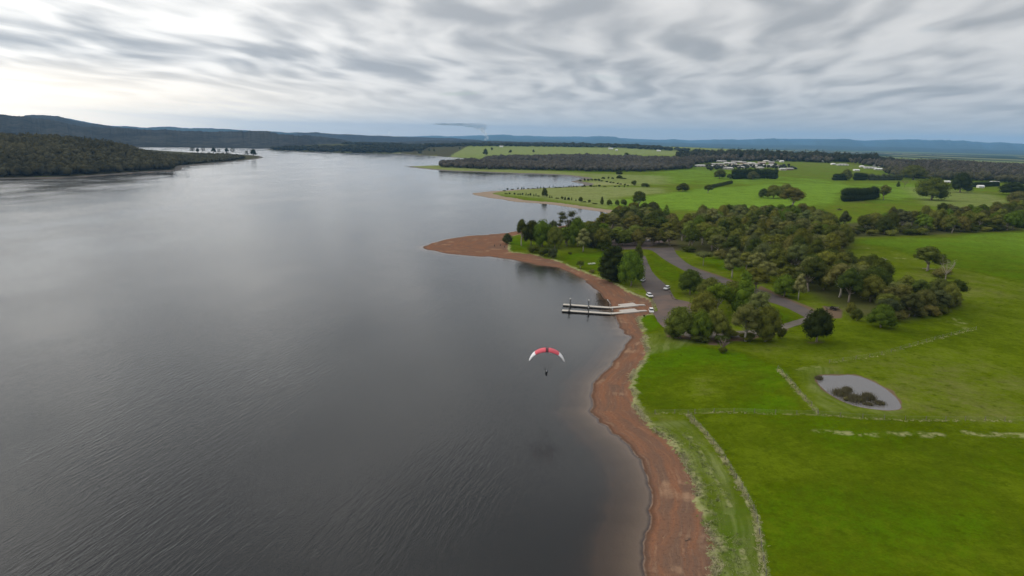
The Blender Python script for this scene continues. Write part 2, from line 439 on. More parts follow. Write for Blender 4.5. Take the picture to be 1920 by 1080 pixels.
region(dirt, [(1245,606),(1320,620),(1420,626),(1470,612),(1480,618),(1400,640),(1320,640),(1250,632)], 0.95, 3)
region(dirt, [(1325,641),(1345,640),(1348,648),(1328,647)], 0.8, 1)
region(dirt, [(1540,572),(1582,580),(1580,597),(1548,598)], 0.8, 2)
region(dirt, [(1180,545),(1222,562),(1224,590),(1200,590),(1196,560)], 0.85, 2)
region(dirt, [(1275,492),(1345,515),(1385,530),(1372,540),(1320,520),(1270,500)], 1.0, 3)
region(dirt, [(1425,535),(1480,560),(1530,580),(1515,590),(1450,560),(1418,546)], 0.95, 3)
region(dirt, [(1110,440),(1270,440),(1275,470),(1200,468),(1110,462)], 0.8, 5)
region(dirt, [(1260,570),(1300,575),(1300,600),(1270,606)], 0.6, 3)
region(dirt, [(1130,393),(1270,390),(1290,402),(1260,406)], 0.25, 8)
region(dirt, [(1505,640),(1545,635),(1550,645),(1515,648)], 0.5, 3)
woodf = np.zeros(len(P2))
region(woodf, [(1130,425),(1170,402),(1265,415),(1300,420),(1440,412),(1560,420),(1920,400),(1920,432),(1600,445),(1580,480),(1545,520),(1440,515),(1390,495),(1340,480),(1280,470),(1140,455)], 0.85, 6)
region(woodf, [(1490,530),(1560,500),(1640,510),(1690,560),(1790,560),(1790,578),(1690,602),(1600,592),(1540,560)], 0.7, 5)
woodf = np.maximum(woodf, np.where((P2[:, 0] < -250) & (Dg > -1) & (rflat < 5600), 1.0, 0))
_q = (np.abs(P2[:, 0] - POND[:, 0].mean()) < 60) & (np.abs(P2[:, 1] - POND[:, 1].mean()) < 70)
_pd = sdf(P2[_q], POND); _wd = 0.9 + 0.6*np.sin(P2[_q][:, 0]*0.9) * np.sin(P2[_q][:, 1]*0.6 + 1); dirt[_q] = np.maximum(dirt[_q], 0.8 * (1 - sm(-_pd, _wd*0.3, _wd*1.5)))
red = np.where(rflat < 640, 1.0, np.where(rflat < 1000, 0.55, 0.12)); red = np.where(P2[:, 0] < -250, 0.0, red)
plain = sm(rflat, 3500, 6000)
hay = sm(rflat, 1700, 3000)  # grass colour turns paler with distance; pale olive areas follow below
region(hay, [(925,364),(940,356),(1110,350),(1240,352),(1250,362),(1160,370),(1140,392),(1060,378),(1000,370)], 0.85, 16)
region(hay, [(758,314),(800,310),(832,311),(1000,319),(1100,325),(1250,330),(1250,346),(1095,348),(1092,331),(950,326),(830,321)], 0.8, 25)
region(hay, [(1690,350),(1760,352),(1870,366),(1900,385),(1800,392),(1740,385)], 0.6, 14)
region(dry, [(1086,344),(1120,340.5),(1205,346.5),(1205,349),(1110,347.5)], 1.0, 5)

def ground_material():
    ma = bpy.data.materials.new('ground'); ma.use_nodes = True; t = NT(ma.node_tree)
    pos = t.n('ShaderNodeNewGeometry').outputs['Position']
    x, y, z = t.sep(pos); p2 = t.comb(x, y, 0.0)
    lu = t.attr('lush'); dr = t.attr('dry'); ro = t.attr('rough'); di = t.attr('dirt'); gb = t.attr('bank'); ds = t.attr('shore'); arc = t.attr('arc')
    rd = t.attr('red'); wd = t.attr('wood'); pl = t.attr('plain')
    nA = t.noise(p2, 0.020, 4, 0.55); nB = t.noise(p2, 0.085, 4, 0.6); nC = t.noise(p2, 0.55, 4, 0.65); nD = t.noise(p2, 2.4, 3, 0.6)
    l2 = t.math('ADD', lu, t.math('MULTIPLY', t.math('SUBTRACT', nA, 0.5), 0.9))
    l2 = t.math('ADD', l2, t.math('MULTIPLY', t.math('SUBTRACT', nB, 0.5), 0.9))
    l2 = t.math('ADD', l2, t.math('MULTIPLY', t.math('SUBTRACT', nC, 0.5), 0.6))
    l2 = t.math('ADD', l2, t.math('MULTIPLY', t.math('SUBTRACT', nD, 0.5), 0.5))
    g = t.mix(t.sstep(l2, -0.05, 0.45), G_DRY, G_OLIVE)
    g = t.mix(t.sstep(l2, 0.30, 0.75), g, G_FIELD)
    g = t.mix(t.sstep(l2, 0.65, 1.1), g, G_LUSH)
    g = t.mix(t.math('MULTIPLY', t.attr('far_bright'), t.sstep(l2, 0.2, 0.9)), g, G_FAR_BRIGHT)  # distance brightening, as from haze, painted into the grass colour
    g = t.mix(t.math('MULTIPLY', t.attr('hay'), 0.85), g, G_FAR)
    g = t.mix(t.sstep(t.math('ADD', t.math('MULTIPLY', t.noise(p2, 0.055, 4, 0.65), 0.6), t.math('MULTIPLY', t.noise(p2, 0.4, 4, 0.7), 0.4)), 0.50, 0.62, 0.0, 0.65), g, G_OLIVE)
    mot = t.math('ADD', t.math('ADD', t.math('MULTIPLY', t.noise(p2, 0.32, 5, 0.7), 0.9), t.math('MULTIPLY', t.noise(p2, 0.045, 3, 0.6), 0.6)), t.math('MULTIPLY', t.noise(p2, 1.7, 3, 0.7), 0.7))
    mv = t.math('ADD', 1.0, t.math('MULTIPLY', t.math('SUBTRACT', mot, 1.1), 0.95))
    g = t.mix(1.0, g, t.comb(mv, mv, mv), 'MULTIPLY')
    # trodden, darker clumps
    g = t.mix(t.sstep(t.noise(p2, 0.23, 5, 0.75), 0.52, 0.70, 0.0, 0.6), g, G_DARK)
    g = t.mix(t.sstep(t.noise(p2, 1.1, 4, 0.7), 0.60, 0.78, 0.0, 0.5), g, G_OLIVE)
    vd = t.n('ShaderNodeTexVoronoi'); t.l(p2, vd.inputs['Vector']); vd.inputs['Scale'].default_value = 0.22
    g = t.mix(t.math('MULTIPLY', t.sstep(vd.outputs['Distance'], 0.06, 0.16, 0.75, 0.0), t.sstep(nB, 0.42, 0.6)), g, G_DARK)
    # rough strip: streaks that follow the shore
    sv_ = t.comb(t.math('MULTIPLY', ds, 0.55), t.math('MULTIPLY', arc, 0.045), 0.0)
    st = t.noise(sv_, 1.0, 4, 0.6, 0.3)
    gr = t.mix(t.sstep(st, 0.38, 0.62), G_ROUGH, G_PALE2)
    gr = t.mix(t.sstep(nB, 0.35, 0.6, 0.0, 0.6), gr, g)
    g = t.mix(t.math('MULTIPLY', ro, 0.75), g, gr)
    # pale dead grass along fence lines
    dn = t.math('MULTIPLY', dr, t.math('ADD', 0.08, t.math('MULTIPLY', t.sstep(t.noise(p2, 0.30, 5, 0.75), 0.40, 0.62), 0.95)))
    g = t.mix(t.sstep(dn, 0.10, 0.95), g, G_PALE)
    # bare soil
    g = t.mix(t.sstep(t.math('MULTIPLY', di, t.math('ADD', 0.55, nC)), 0.30, 0.75), g, G_DIRT)
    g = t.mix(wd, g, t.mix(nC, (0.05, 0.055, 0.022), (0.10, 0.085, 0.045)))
    # far plain: mosaic of fields and woodland
    fv = t.n('ShaderNodeTexVoronoi'); t.l(t.comb(t.math('MULTIPLY', x, 1.0), t.math('MULTIPLY', y, 0.45), 0.0), fv.inputs['Vector']); fv.inputs['Scale'].default_value = 0.0011
    fcol = t.sep(fv.outputs['Color'])
    pc = t.mix(t.sstep(fcol[0], 0.45, 0.55), (0.035, 0.05, 0.03), t.mix(fcol[1], (0.11, 0.15, 0.05), (0.22, 0.21, 0.12)))
    g = t.mix(pl, g, pc)
    # beach
    bv = t.comb(t.math('MULTIPLY', ds, 0.42), t.math('MULTIPLY', arc, 0.05), 0.0)
    b1 = t.noise(bv, 1.0, 5, 0.6, 0.4); b2 = t.noise(p2, 0.10, 3, 0.5); b3 = t.noise(p2, 1.4, 5, 0.7)
    sand = t.mix(t.sstep(b1, 0.30, 0.66), B_RED, B_BROWN)
    sand = t.mix(t.sstep(t.math('ADD', b2, t.math('MULTIPLY', t.math('SUBTRACT', b1, 0.5), 0.5)), 0.58, 0.74, 0.0, 0.75), sand, B_TAN)
    sand = t.mix(t.sstep(t.noise(bv, 2.7, 4, 0.6), 0.60, 0.70, 0.0, 0.4), sand, B_TAN)
    sand = t.mix(t.sstep(b3, 0.48, 0.72, 0.0, 0.55), sand, B_DARK)
    sand = t.mix(t.sstep(t.noise(t.comb(t.math('MULTIPLY', ds, 1.5), t.math('MULTIPLY', arc, 0.12), 3.0), 1.0, 4, 0.65), 0.52, 0.70, 0.0, 0.24), sand, B_TAN)
    sand = t.mix(t.sstep(t.noise(p2, 4.5, 2, 0.6), 0.64, 0.72, 0.0, 0.55), sand, (0.30, 0.22, 0.17))
    greyb = t.mix(b1, (0.10, 0.095, 0.085), (0.22, 0.20, 0.175))
    tanb = t.mix(b1, (0.24, 0.20, 0.15), (0.36, 0.27, 0.20))
    other = t.mix(t.sstep(rd, 0.02, 0.5), greyb, tanb)
    sand = t.mix(t.sstep(rd, 0.5, 1.0), other, sand)
    wet = t.sstep(t.math('ADD', ds, t.math('MULTIPLY', t.math('SUBTRACT', b1, 0.5), 1.2)), 0.25, 1.5, 0.62, 0.0)
    sand = t.mix(wet, sand, (0.07, 0.042, 0.03))
    sand = t.mix(t.sstep(ds, -0.9, -0.1, 0.9, 0.0), sand, B_SILT)
    lap = t.math('MULTIPLY', t.sstep(t.math('ABSOLUTE', t.math('SUBTRACT', ds, 0.12)), 0.0, 0.30, 1.0, 0.0), t.sstep(t.noise(t.comb(arc, 0.0, 0.0), 0.35, 3, 0.6), 0.36, 0.58, 0.0, 0.75))
    sand = t.mix(t.math('MULTIPLY', lap, 0.6), sand, (0.34, 0.26, 0.20))
    # ragged turf edge
    jag = t.math('ADD', t.math('MULTIPLY', t.math('SUBTRACT', t.noise(p2, 0.35, 4, 0.65), 0.5), 5.5), t.math('MULTIPLY', t.math('SUBTRACT', nD, 0.5), 1.6))
    e = t.math('ADD', gb, jag)
    edge = t.math('MULTIPLY', t.sstep(t.math('ABSOLUTE', t.math('SUBTRACT', e, 0.7)), 0.2, 1.7, 1.0, 0.0), t.sstep(nB, 0.36, 0.55))
    edge = t.math('MULTIPLY', edge, t.sstep(rd, 0.9, 1.0))
    g = t.mix(t.math('MULTIPLY', edge, 0.85), g, G_PALE)
    col = t.mix(t.sstep(e, -0.25, 0.35), sand, g)
    bp = t.n('ShaderNodeBump'); bp.inputs['Strength'].default_value = 0.5; bp.inputs['Distance'].default_value = 0.5
    t.l(t.math('ADD', nC, t.math('MULTIPLY', nD, 0.5)), bp.inputs['Height'])
    p = t.n('ShaderNodeBsdfPrincipled'); t.l(col, p.inputs['Base Color']); p.inputs['Specular IOR Level'].default_value = 0.0
    t.l(t.math('SUBTRACT', 0.95, t.math('MULTIPLY', wet, 0.5)), p.inputs['Roughness']); t.l(bp.outputs[0], p.inputs['Normal'])
    o = t.n('ShaderNodeOutputMaterial'); t.l(p.outputs[0], o.inputs[0]); return ma
G_LUSH = (0.068, 0.132, 0.001); G_FIELD = (0.068, 0.098, 0.0015); G_OLIVE = (0.100, 0.138, 0.004); G_DRY = (0.150, 0.155, 0.040); G_DARK = (0.038, 0.062, 0.001); G_FAR_BRIGHT = (0.150, 0.250, 0.026); G_FAR = (0.225, 0.255, 0.095)
G_PALE = (0.30, 0.295, 0.14); G_PALE2 = (0.19, 0.22, 0.075); G_ROUGH = (0.088, 0.125, 0.020); G_DIRT = (0.15, 0.105, 0.068)
B_RED = (0.235, 0.110, 0.062); B_BROWN = (0.158, 0.097, 0.068); B_TAN = (0.36, 0.225, 0.14); B_DARK = (0.085, 0.045, 0.032); B_SILT = (0.36, 0.245, 0.16)
MAT_GROUND = ground_material()

VG = np.concatenate([P2, Zg[:, None]], 1)
attrs = dict(lush=lush, dry=dry, rough=rough_, dirt=dirt, bank=np.clip(Gg, -40, 60), shore=np.clip(Dg, -40, 80), arc=Sg, red=red, wood=woodf, plain=plain, far_bright=sm(rflat, 420, 800), hay=hay)
isbeach = (Gg[quads].mean(1) < 0) & (rflat[quads].mean(1) < 9000)
def part_sheet(name, mask):
    q = quads[mask]; used = np.unique(q); mp = np.zeros(len(VG), np.int64); mp[used] = np.arange(len(used))
    me = mesh_np(name, VG[used], [mp[q]])
    for k, v in attrs.items(): add_attr(me, k, v[used])
    shade_smooth(me); return obj(name, me, MAT_GROUND, None, 'structure')
tag(part_sheet('ground', ~isbeach), 'green paddocks and flat farmland spreading to the horizon')
tag(part_sheet('beach', isbeach), 'red brown gravel shore between the water and the grass')

# ------------------------------------------------------------------ water
def water_material(name, ripple=1.0, dens=0.72, tint=(0.50, 0.40, 0.26), turbid=0.10, silt=(0.03, 0.03, 0.026)):
    ma = bpy.data.materials.new(name); ma.use_nodes = True; t = NT(ma.node_tree)
    pos = t.n('ShaderNodeNewGeometry').outputs['Position']; x, y, z = t.sep(pos)
    a = R(14)                                  # crests run along this heading
    al = t.math('ADD', t.math('MULTIPLY', x, math.sin(a)), t.math('MULTIPLY', y, math.cos(a)))
    ac = t.math('SUBTRACT', t.math('MULTIPLY', x, math.cos(a)), t.math('MULTIPLY', y, math.sin(a)))
    p2 = t.comb(x, y, 0.0)
    wv = t.comb(ac, t.math('MULTIPLY', al, 0.17), 0.0)
    w1 = t.noise(wv, 1.05, 2.5, 0.55, 0.6); w2 = t.noise(wv, 2.1, 2.0, 0.5, 0.4)
    w3 = t.noise(p2, 2.2, 2, 0.5)
    patch = t.sstep(t.noise(t.comb(t.math('MULTIPLY', ac, 1.0), t.math('MULTIPLY', al, 0.6), 4.0), 0.016, 3, 0.55), 0.36, 0.64, 0.3, 1.0)
    calm = t.sstep(t.math('ADD', t.math('MULTIPLY', x, 0.9), t.math('MULTIPLY', y, 0.25)), 30, 170, 1.0, 0.6)   # lee of the shore
    amp = t.math('MULTIPLY', t.math('MULTIPLY', patch, calm), ripple)
    hgt = t.math('MULTIPLY', t.math('ADD', t.math('ADD', w1, t.math('MULTIPLY', w2, 0.28)), t.math('MULTIPLY', w3, 0.05)), amp)
    bp = t.n('ShaderNodeBump'); bp.inputs['Strength'].default_value = 1.0; bp.inputs['Distance'].default_value = WAVE_D
    t.l(hgt, bp.inputs['Height'])
    fr = t.n('ShaderNodeFresnel'); fr.inputs['IOR'].default_value = 1.37; t.l(bp.outputs[0], fr.inputs['Normal'])
    gl = t.n('ShaderNodeBsdfGlossy'); gl.inputs['Color'].default_value = (1, 1, 1, 1); t.l(bp.outputs[0], gl.inputs['Normal'])
    t.l(t.math('ADD', 0.07, t.math('MULTIPLY', amp, 0.12)), gl.inputs['Roughness'])
    tr = t.n('ShaderNodeBsdfTransparent'); df = t.n('ShaderNodeBsdfDiffuse'); df.inputs['Color'].default_value = (*silt, 1)
    body = t.n('ShaderNodeMixShader'); body.inputs[0].default_value = turbid
    t.l(tr.outputs[0], body.inputs[1]); t.l(df.outputs[0], body.inputs[2])
    mx = t.n('ShaderNodeMixShader'); t.l(fr.outputs[0], mx.inputs[0]); t.l(body.outputs[0], mx.inputs[1]); t.l(gl.outputs[0], mx.inputs[2])
    va = t.n('ShaderNodeVolumeAbsorption'); va.inputs['Color'].default_value = (*tint, 1); va.inputs['Density'].default_value = dens * 3
    o = t.n('ShaderNodeOutputMaterial'); t.l(mx.outputs[0], o.inputs[0]); t.l(va.outputs[0], o.inputs[1]); return ma
WAVE_D = 0.135
MAT_WATER = water_material('lake_water')
MAT_POND = water_material('pond_water', 0.12, 0.9, (0.45, 0.36, 0.26), 0.65, (0.235, 0.22, 0.215))
bm = bmesh.new()
x0, x1, y0, y1 = -7000, 1400, -1600, 7500
box(bm, ((x0+x1)/2, (y0+y1)/2, -3.75), (x1-x0, y1-y0, 7.5))
tag(obj('lake', bm_mesh(bm, 'lake'), MAT_WATER, None, 'structure'), 'calm grey lake with faint wind ripples')
bm = bmesh.new(); vs = [bm.verts.new((x, y, -7.2)) for x, y in ((x0, y0), (x1, y0), (x1, y1), (x0, y1))]; bm.faces.new(vs)
tag(obj('lake_bed', bm_mesh(bm, 'lake_bed'), simple_mat('mud', (0.06, 0.05, 0.04), 0.9, 0.3, 0.1), None, 'structure'), 'dark muddy bed under the lake water')
pw = sdf(POND, POND)
c = POND.mean(0); OUT = c + (POND - c) * 1.03
bm = bmesh.new(); top = [bm.verts.new((*p, Z_POND)) for p in OUT]; bot = [bm.verts.new((*p, Z_POND - 3)) for p in OUT]
bm.faces.new(top); bm.faces.new(bot[::-1])
for i in range(len(top)): bm.faces.new((top[i], bot[i], bot[(i+1) % len(top)], top[(i+1) % len(top)]))
tag(obj('pond', bm_mesh(bm, 'pond'), MAT_POND, None, 'structure'), 'small almond shaped farm pond in the grass paddock')

# ------------------------------------------------------------------ roads
def asphalt(name, col, col2):
    ma = bpy.data.materials.new(name); ma.use_nodes = True; t = NT(ma.node_tree)
    pos = t.n('ShaderNodeNewGeometry').outputs['Position']
    n = t.noise(pos, 0.12, 4, 0.6); n2 = t.noise(pos, 3.0, 3, 0.7)
    c = t.mix(t.sstep(n, 0.35, 0.65), col, col2); c = t.mix(t.sstep(n2, 0.5, 0.8, 0, 0.35), c, tuple(v*0.6 for v in col))
    p = t.n('ShaderNodeBsdfPrincipled'); t.l(c, p.inputs['Base Color']); p.inputs['Roughness'].default_value = 0.85; p.inputs['Specular IOR Level'].default_value = 0.2
    o = t.n('ShaderNodeOutputMaterial'); t.l(p.outputs[0], o.inputs[0]); return ma
MAT_ROAD = asphalt('asphalt', (0.082, 0.070, 0.066), (0.112, 0.090, 0.080)); MAT_APRON = asphalt('ramp_gravel', (0.145, 0.100, 0.080), (0.105, 0.082, 0.072))
MAT_GRAVEL = asphalt('gravel', (0.13, 0.112, 0.09), (0.17, 0.145, 0.115))
def ribbon(name, left, right, mat, label, lift=0.07, across=6):
    A = smooth(ground_at(left)[:, :2], 6); B = smooth(ground_at(right)[:, :2], 6)
    n = len(A); rows = np.stack([A + (B - A) * k / across for k in range(across + 1)], 1)
    rows[:, 0] += rng.normal(0, 0.12, (n, 2)); rows[:, -1] += rng.normal(0, 0.12, (n, 2))
    P = rows.reshape(-1, 2); z = relief(P) + lift
    i = np.arange(n * (across+1)).reshape(n, across+1)
    q = np.stack([i[:-1, :-1], i[:-1, 1:], i[1:, 1:], i[1:, :-1]], -1).reshape(-1, 4)
    me = mesh_np(name, np.concatenate([P, z[:, None]], 1), [q]); shade_smooth(me)
    return tag(obj(name, me, mat, None, 'structure'), label)
ribbon('road', [(1196,478),(1203,496),(1203,515),(1203,533),(1212,548),(1222,556)], [(1210,480),(1216,497),(1228,516),(1246,532),(1254,541),(1261,552)], MAT_ROAD, 'grey asphalt access road beside the ramp')
ribbon('boat_ramp_apron', [(1222,556),(1224,568),(1224,586),(1234,604),(1244,614)], [(1261,552),(1268,561),(1296,568),(1296,590),(1282,606)], MAT_APRON, 'reddish gravel apron at the head of the boat ramp', 0.074)
ribbon('upper_road', [(1204,466),(1222,470),(1252,491),(1296,514),(1335,529),(1380,546),(1430,562),(1478,579),(1512,597)],
       [(1262,464),(1270,478),(1286,492),(1312,506),(1352,520),(1392,534),(1440,548),(1490,568),(1535,589)], MAT_ROAD, 'grey asphalt road curving between the trees and lawn', 0.082)
ribbon('lower_track', [(1240,612),(1290,632),(1350,634),(1420,630),(1475,617),(1520,602)], [(1262,606),(1310,618),(1360,622),(1420,618),(1470,607),(1515,594)], MAT_GRAVEL, 'pale gravel track running behind the shore trees', 0.090)
ribbon('parking_area', [(1120,462),(1150,468),(1205,467)], [(1125,446),(1160,447),(1262,450)], MAT_APRON, 'shaded gravel parking area under the trees', 0.066)

# ------------------------------------------------------------------ far hills and ranges
def fnoise1(x, seed, octs=5, base=1.0):
    r_ = np.random.default_rng(seed); out = 0
    for k in range(octs):
        f = base * 2**k; ph = r_.uniform(0, 6.28, 3); out = out + (np.sin(x*f + ph[0]) + np.sin(x*f*1.37 + ph[1]) + np.sin(x*f*1.91+ph[2])) / 3 / 1.8**k
    return out
def forest_hill_mat(name, c1, c2, scale):
    ma = bpy.data.materials.new(name); ma.use_nodes = True; t = NT(ma.node_tree)
    pos = t.n('ShaderNodeNewGeometry').outputs['Position']
    n = t.noise(pos, scale, 5, 0.7); n2 = t.noise(pos, scale*0.18, 3, 0.6)
    c = t.mix(t.sstep(t.math('ADD', t.math('MULTIPLY', n, 0.6), t.math('MULTIPLY', n2, 0.4)), 0.38, 0.62), c1, c2)
    bp = t.n('ShaderNodeBump'); bp.inputs['Strength'].default_value = 0.9; bp.inputs['Distance'].default_value = 8.0; t.l(n, bp.inputs['Height'])
    p = t.n('ShaderNodeBsdfDiffuse'); t.l(c, p.inputs['Color']); t.l(bp.outputs[0], p.inputs['Normal'])
    o = t.n('ShaderNodeOutputMaterial'); t.l(p.outputs[0], o.inputs[0]); return ma
def hills(name, label, D0, D1, D2, prof, mat, seed, ncol=420, nrow=26, spur=0.25, micro=0.0, foot=3.0):
    """a range whose crest at distance D1 stands at the heights listed by bearing; foot at D0, back at D2"""
    prof = np.array(prof, float); px = np.linspace(prof[0, 0], prof[-1, 0], ncol); py = np.interp(px, prof[:, 0], prof[:, 1])
    d = ray(px, py); hd = np.hypot(d[:, 0], d[:, 1]); ux, uy = d[:, 0]/hd, d[:, 1]/hd
    crest = CAM_H + d[:, 2]/hd * D1
    crest = crest + fnoise1(px*0.05, seed, 5) * 0.03 * np.maximum(crest.max(), 60) + (rng.normal(0, 1, ncol) * micro)
    crest = np.maximum(crest, 1.0)
    t = np.linspace(0, 1, nrow); V = []
    for i, tt in enumerate(t):
        if tt <= 0.7: k = tt/0.7; D = D0 + (D1-D0)*k; h = sm(np.array(k), -0.15, 1.05) - sm(np.array(0.0), -0.15, 1.05)
        else: k = (tt-0.7)/0.3; D = D1 + (D2-D1)*k; h = 1 - k*0.9
        h = float(h) / float(sm(np.array(1.0), -0.15, 1.05) - sm(np.array(0.0), -0.15, 1.05)) if tt <= 0.7 else h
        sp = 1 + spur * fnoise1(px*0.03 + tt*0.8, seed+3, 5) * math.sin(math.pi*min(1, tt/0.7))
        wob = 1 + 0.012 * fnoise1(px*0.02, seed+9, 4) * (1 - tt)
        zz = foot + (crest - foot) * np.clip(h * sp, -0.05, 1.0) + rng.normal(0, 1, ncol) * micro * h * 0.7
        V.append(np.stack([ux*D*wob, uy*D*wob, zz], 1))
    V = np.concatenate(V); i = np.arange(nrow*ncol).reshape(nrow, ncol)
    q = np.stack([i[:-1, :-1], i[:-1, 1:], i[1:, 1:], i[1:, :-1]], -1).reshape(-1, 4)
    me = mesh_np(name, V, [q]); shade_smooth(me)
    return tag(obj(name, me, mat, None, 'structure'), label)
M_FH = forest_hill_mat('forest_hill', (0.030, 0.032, 0.032), (0.068, 0.068, 0.060), 0.03)
M_FAR = forest_hill_mat('far_range', (0.030, 0.040, 0.035), (0.065, 0.075, 0.055), 0.004)
hills('mountain_range', 'long blue mountain range on the right horizon', 19000, 31000, 36000,
      [(560,262),(700,256),(800,255.5),(940,253.5),(1040,256),(1120,256),(1200,261),(1290,262.5),(1380,262),(1450,260.5),(1500,259.5),(1560,262.5),(1640,263),(1700,261),(1760,263),(1840,266),(1920,270),(2050,274),(2200,283)], M_FAR, 4, 700, 30, 0.5, 0, 2)
hills('foothills', 'lower blue foothills in front of the mountain range', 14000, 21000, 24000,
      [(940,264),(1000,262.5),(1060,264),(1130,268),(1200,266),(1290,268),(1400,271),(1500,272),(1600,274),(1700,276),(1800,279),(1920,282),(2100,287)], M_FAR, 14, 420, 16, 0.4, 0, 2)
hills('dark_plain_woods', 'dark wooded rise on the plain below the mountains', 8200, 9000, 9600,
      [(1380,283),(1450,283),(1550,284.5),(1650,287),(1750,290),(1850,293),(1920,295),(2100,299)], M_FH, 24, 420, 10, 0.1, 1.2, 2)
hills('distant_ridge', 'pale distant ridge seen over the left hills', 12000, 15000, 18000,
      [(-200,225),(0,225),(90,217),(130,222),(190,234.5),(260,237.5),(340,239),(400,240.5),(430,242.5),(470,244.5),(520,247),(600,250),(660,258)], M_FAR, 5, 300, 16, 0.2, 0, 2)
hills('rounded_hill', 'rounded wooded hill behind the far left shore', 5600, 7200, 8600,
      [(-60,225),(20,219),(60,216),(82,215.5),(110,218.5),(140,226),(180,233),(240,240),(330,248)], M_FH, 6, 260, 20, 0.1, 1.2, 2)
hills('wooded_hills', 'dark forested hills along the far left shore', 3750, 4900, 6200,
      [(-260,206),(-80,210),(0,213),(30,218),(70,221),(110,228),(150,236),(200,240),(270,242.5),(340,245),(420,247),(470,245.5),(500,246.5),(530,250),(560,255),(580,261),(592,268)], M_FH, 7, 620, 30, 0.12, 1.6, 1)
hills('low_blue_hills', 'low blue hills behind the far end of the lake', 8200, 9600, 11500,
      [(520,256),(560,249),(590,248),(620,250.5),(700,254),(760,256.5),(800,257),(850,259.5),(900,262)], M_FH, 8, 300, 16, 0.15, 1.0, 2)
hills('wooded_headland', 'small wooded headland at the far bend of the lake', 4700, 5100, 5600,
      [(540,262),(570,253.5),(600,255.5),(625,259),(650,263.5),(668,268.5),(680,270)], M_FH, 9, 200, 14, 0.1, 1.6, 1)
hills('dark_forest_plain', 'flat dark forest behind the green farm hill', 5600, 6500, 7400,
      [(690,269),(760,265.5),(820,262.5),(880,263),(960,264.5),(1040,266.5),(1100,268.5),(1170,271),(1300,276)], M_FH, 10, 420, 12, 0.1, 1.5, 2)

# air: one closed box of thin even haze
bm = bmesh.new(); box(bm, (8500, 15500, 355), (45000, 43500, 730))
hz = obj('haze', bm_mesh(bm, 'haze'), None, None, 'stuff')
ma = bpy.data.materials.new('haze'); ma.use_nodes = True; t = NT(ma.node_tree)
pv = t.n('ShaderNodeVolumePrincipled'); pv.inputs['Color'].default_value = (0.28, 0.59, 1.0, 1); pv.inputs['Density'].default_value = 3.7e-5
pv.inputs['Anisotropy'].default_value = 0.0
o_ = t.n('ShaderNodeOutputMaterial'); t.l(pv.outputs[0], o_.inputs['Volume']); hz.data.materials.append(ma)
tag(hz, 'thin blue haze filling the air over the whole valley')

# ------------------------------------------------------------------ trees
def foliage_mat(name, use_obj=True, c1=(0.05, 0.06, 0.03), c2=(0.08, 0.085, 0.045), nscale=0.25):
    ma = bpy.data.materials.new(name); ma.use_nodes = True; t = NT(ma.node_tree)
    if use_obj:
        oi = t.n('ShaderNodeObjectInfo'); base = oi.outputs['Color']
        co = t.n('ShaderNodeTexCoord').outputs['Object']
        n = t.noise(co, 0.9, 3, 0.6)
        n2 = t.noise(co, 5.0, 2, 0.6)
        c = t.mix(t.sstep(n, 0.3, 0.7), t.mix(1.0, base, (0.72, 0.74, 0.70), 'MULTIPLY'), t.mix(1.0, base, (1.30, 1.26, 1.20), 'MULTIPLY'))
        c = t.mix(t.sstep(n2, 0.45, 0.8, 0, 0.5), c, t.mix(1.0, base, (1.6, 1.5, 1.25), 'MULTIPLY'))
    else:
        pos = t.n('ShaderNodeNewGeometry').outputs['Position']
        n = t.noise(pos, nscale, 4, 0.7); n2 = t.noise(pos, nscale*0.12, 3, 0.6)
        c = t.mix(t.sstep(t.math('ADD', t.math('MULTIPLY', n, 0.55), t.math('MULTIPLY', n2, 0.45)), 0.38, 0.62), c1, c2)
    d = t.n('ShaderNodeBsdfDiffuse'); t.l(c, d.inputs['Color'])
    tl = t.n('ShaderNodeBsdfTranslucent'); t.l(c, tl.inputs['Color'])
    mx = t.n('ShaderNodeMixShader'); mx.inputs[0].default_value = 0.18; t.l(d.outputs[0], mx.inputs[1]); t.l(tl.outputs[0], mx.inputs[2])
    o = t.n('ShaderNodeOutputMaterial'); t.l(mx.outputs[0], o.inputs[0]); return ma
M_LEAF = foliage_mat('foliage')
M_BARK = simple_mat('bark', (0.26, 0.22, 0.18), 0.9, 0.35, 1.2)
M_BARKD = simple_mat('dark_bark', (0.10, 0.08, 0.065), 0.9, 0.35, 1.2)
M_PALEBARK = simple_mat('pale_bark', (0.40, 0.36, 0.31), 0.85, 0.3, 1.0)

def ico(sub):
    bm = bmesh.new(); bmesh.ops.create_icosphere(bm, subdivisions=sub, radius=1.0)
    V = np.array([v.co[:] for v in bm.verts]); F = np.array([[v.index for v in f.verts] for f in bm.faces]); bm.free(); return V, F
ICO1, ICO2 = ico(1), ico(2)

def lump(V, r_, amp=0.2):
    k = r_.normal(0, 1.6, (3, 3)); ph = r_.uniform(0, 6.3, 3)
    return 1 + amp * (np.sin(V @ k[0] * 1.6 + ph[0]) + np.sin(V @ k[1] * 2.4 + ph[1]) * 0.7 + np.sin(V @ k[2] * 3.5 + ph[2]) * 0.5) / 1.6

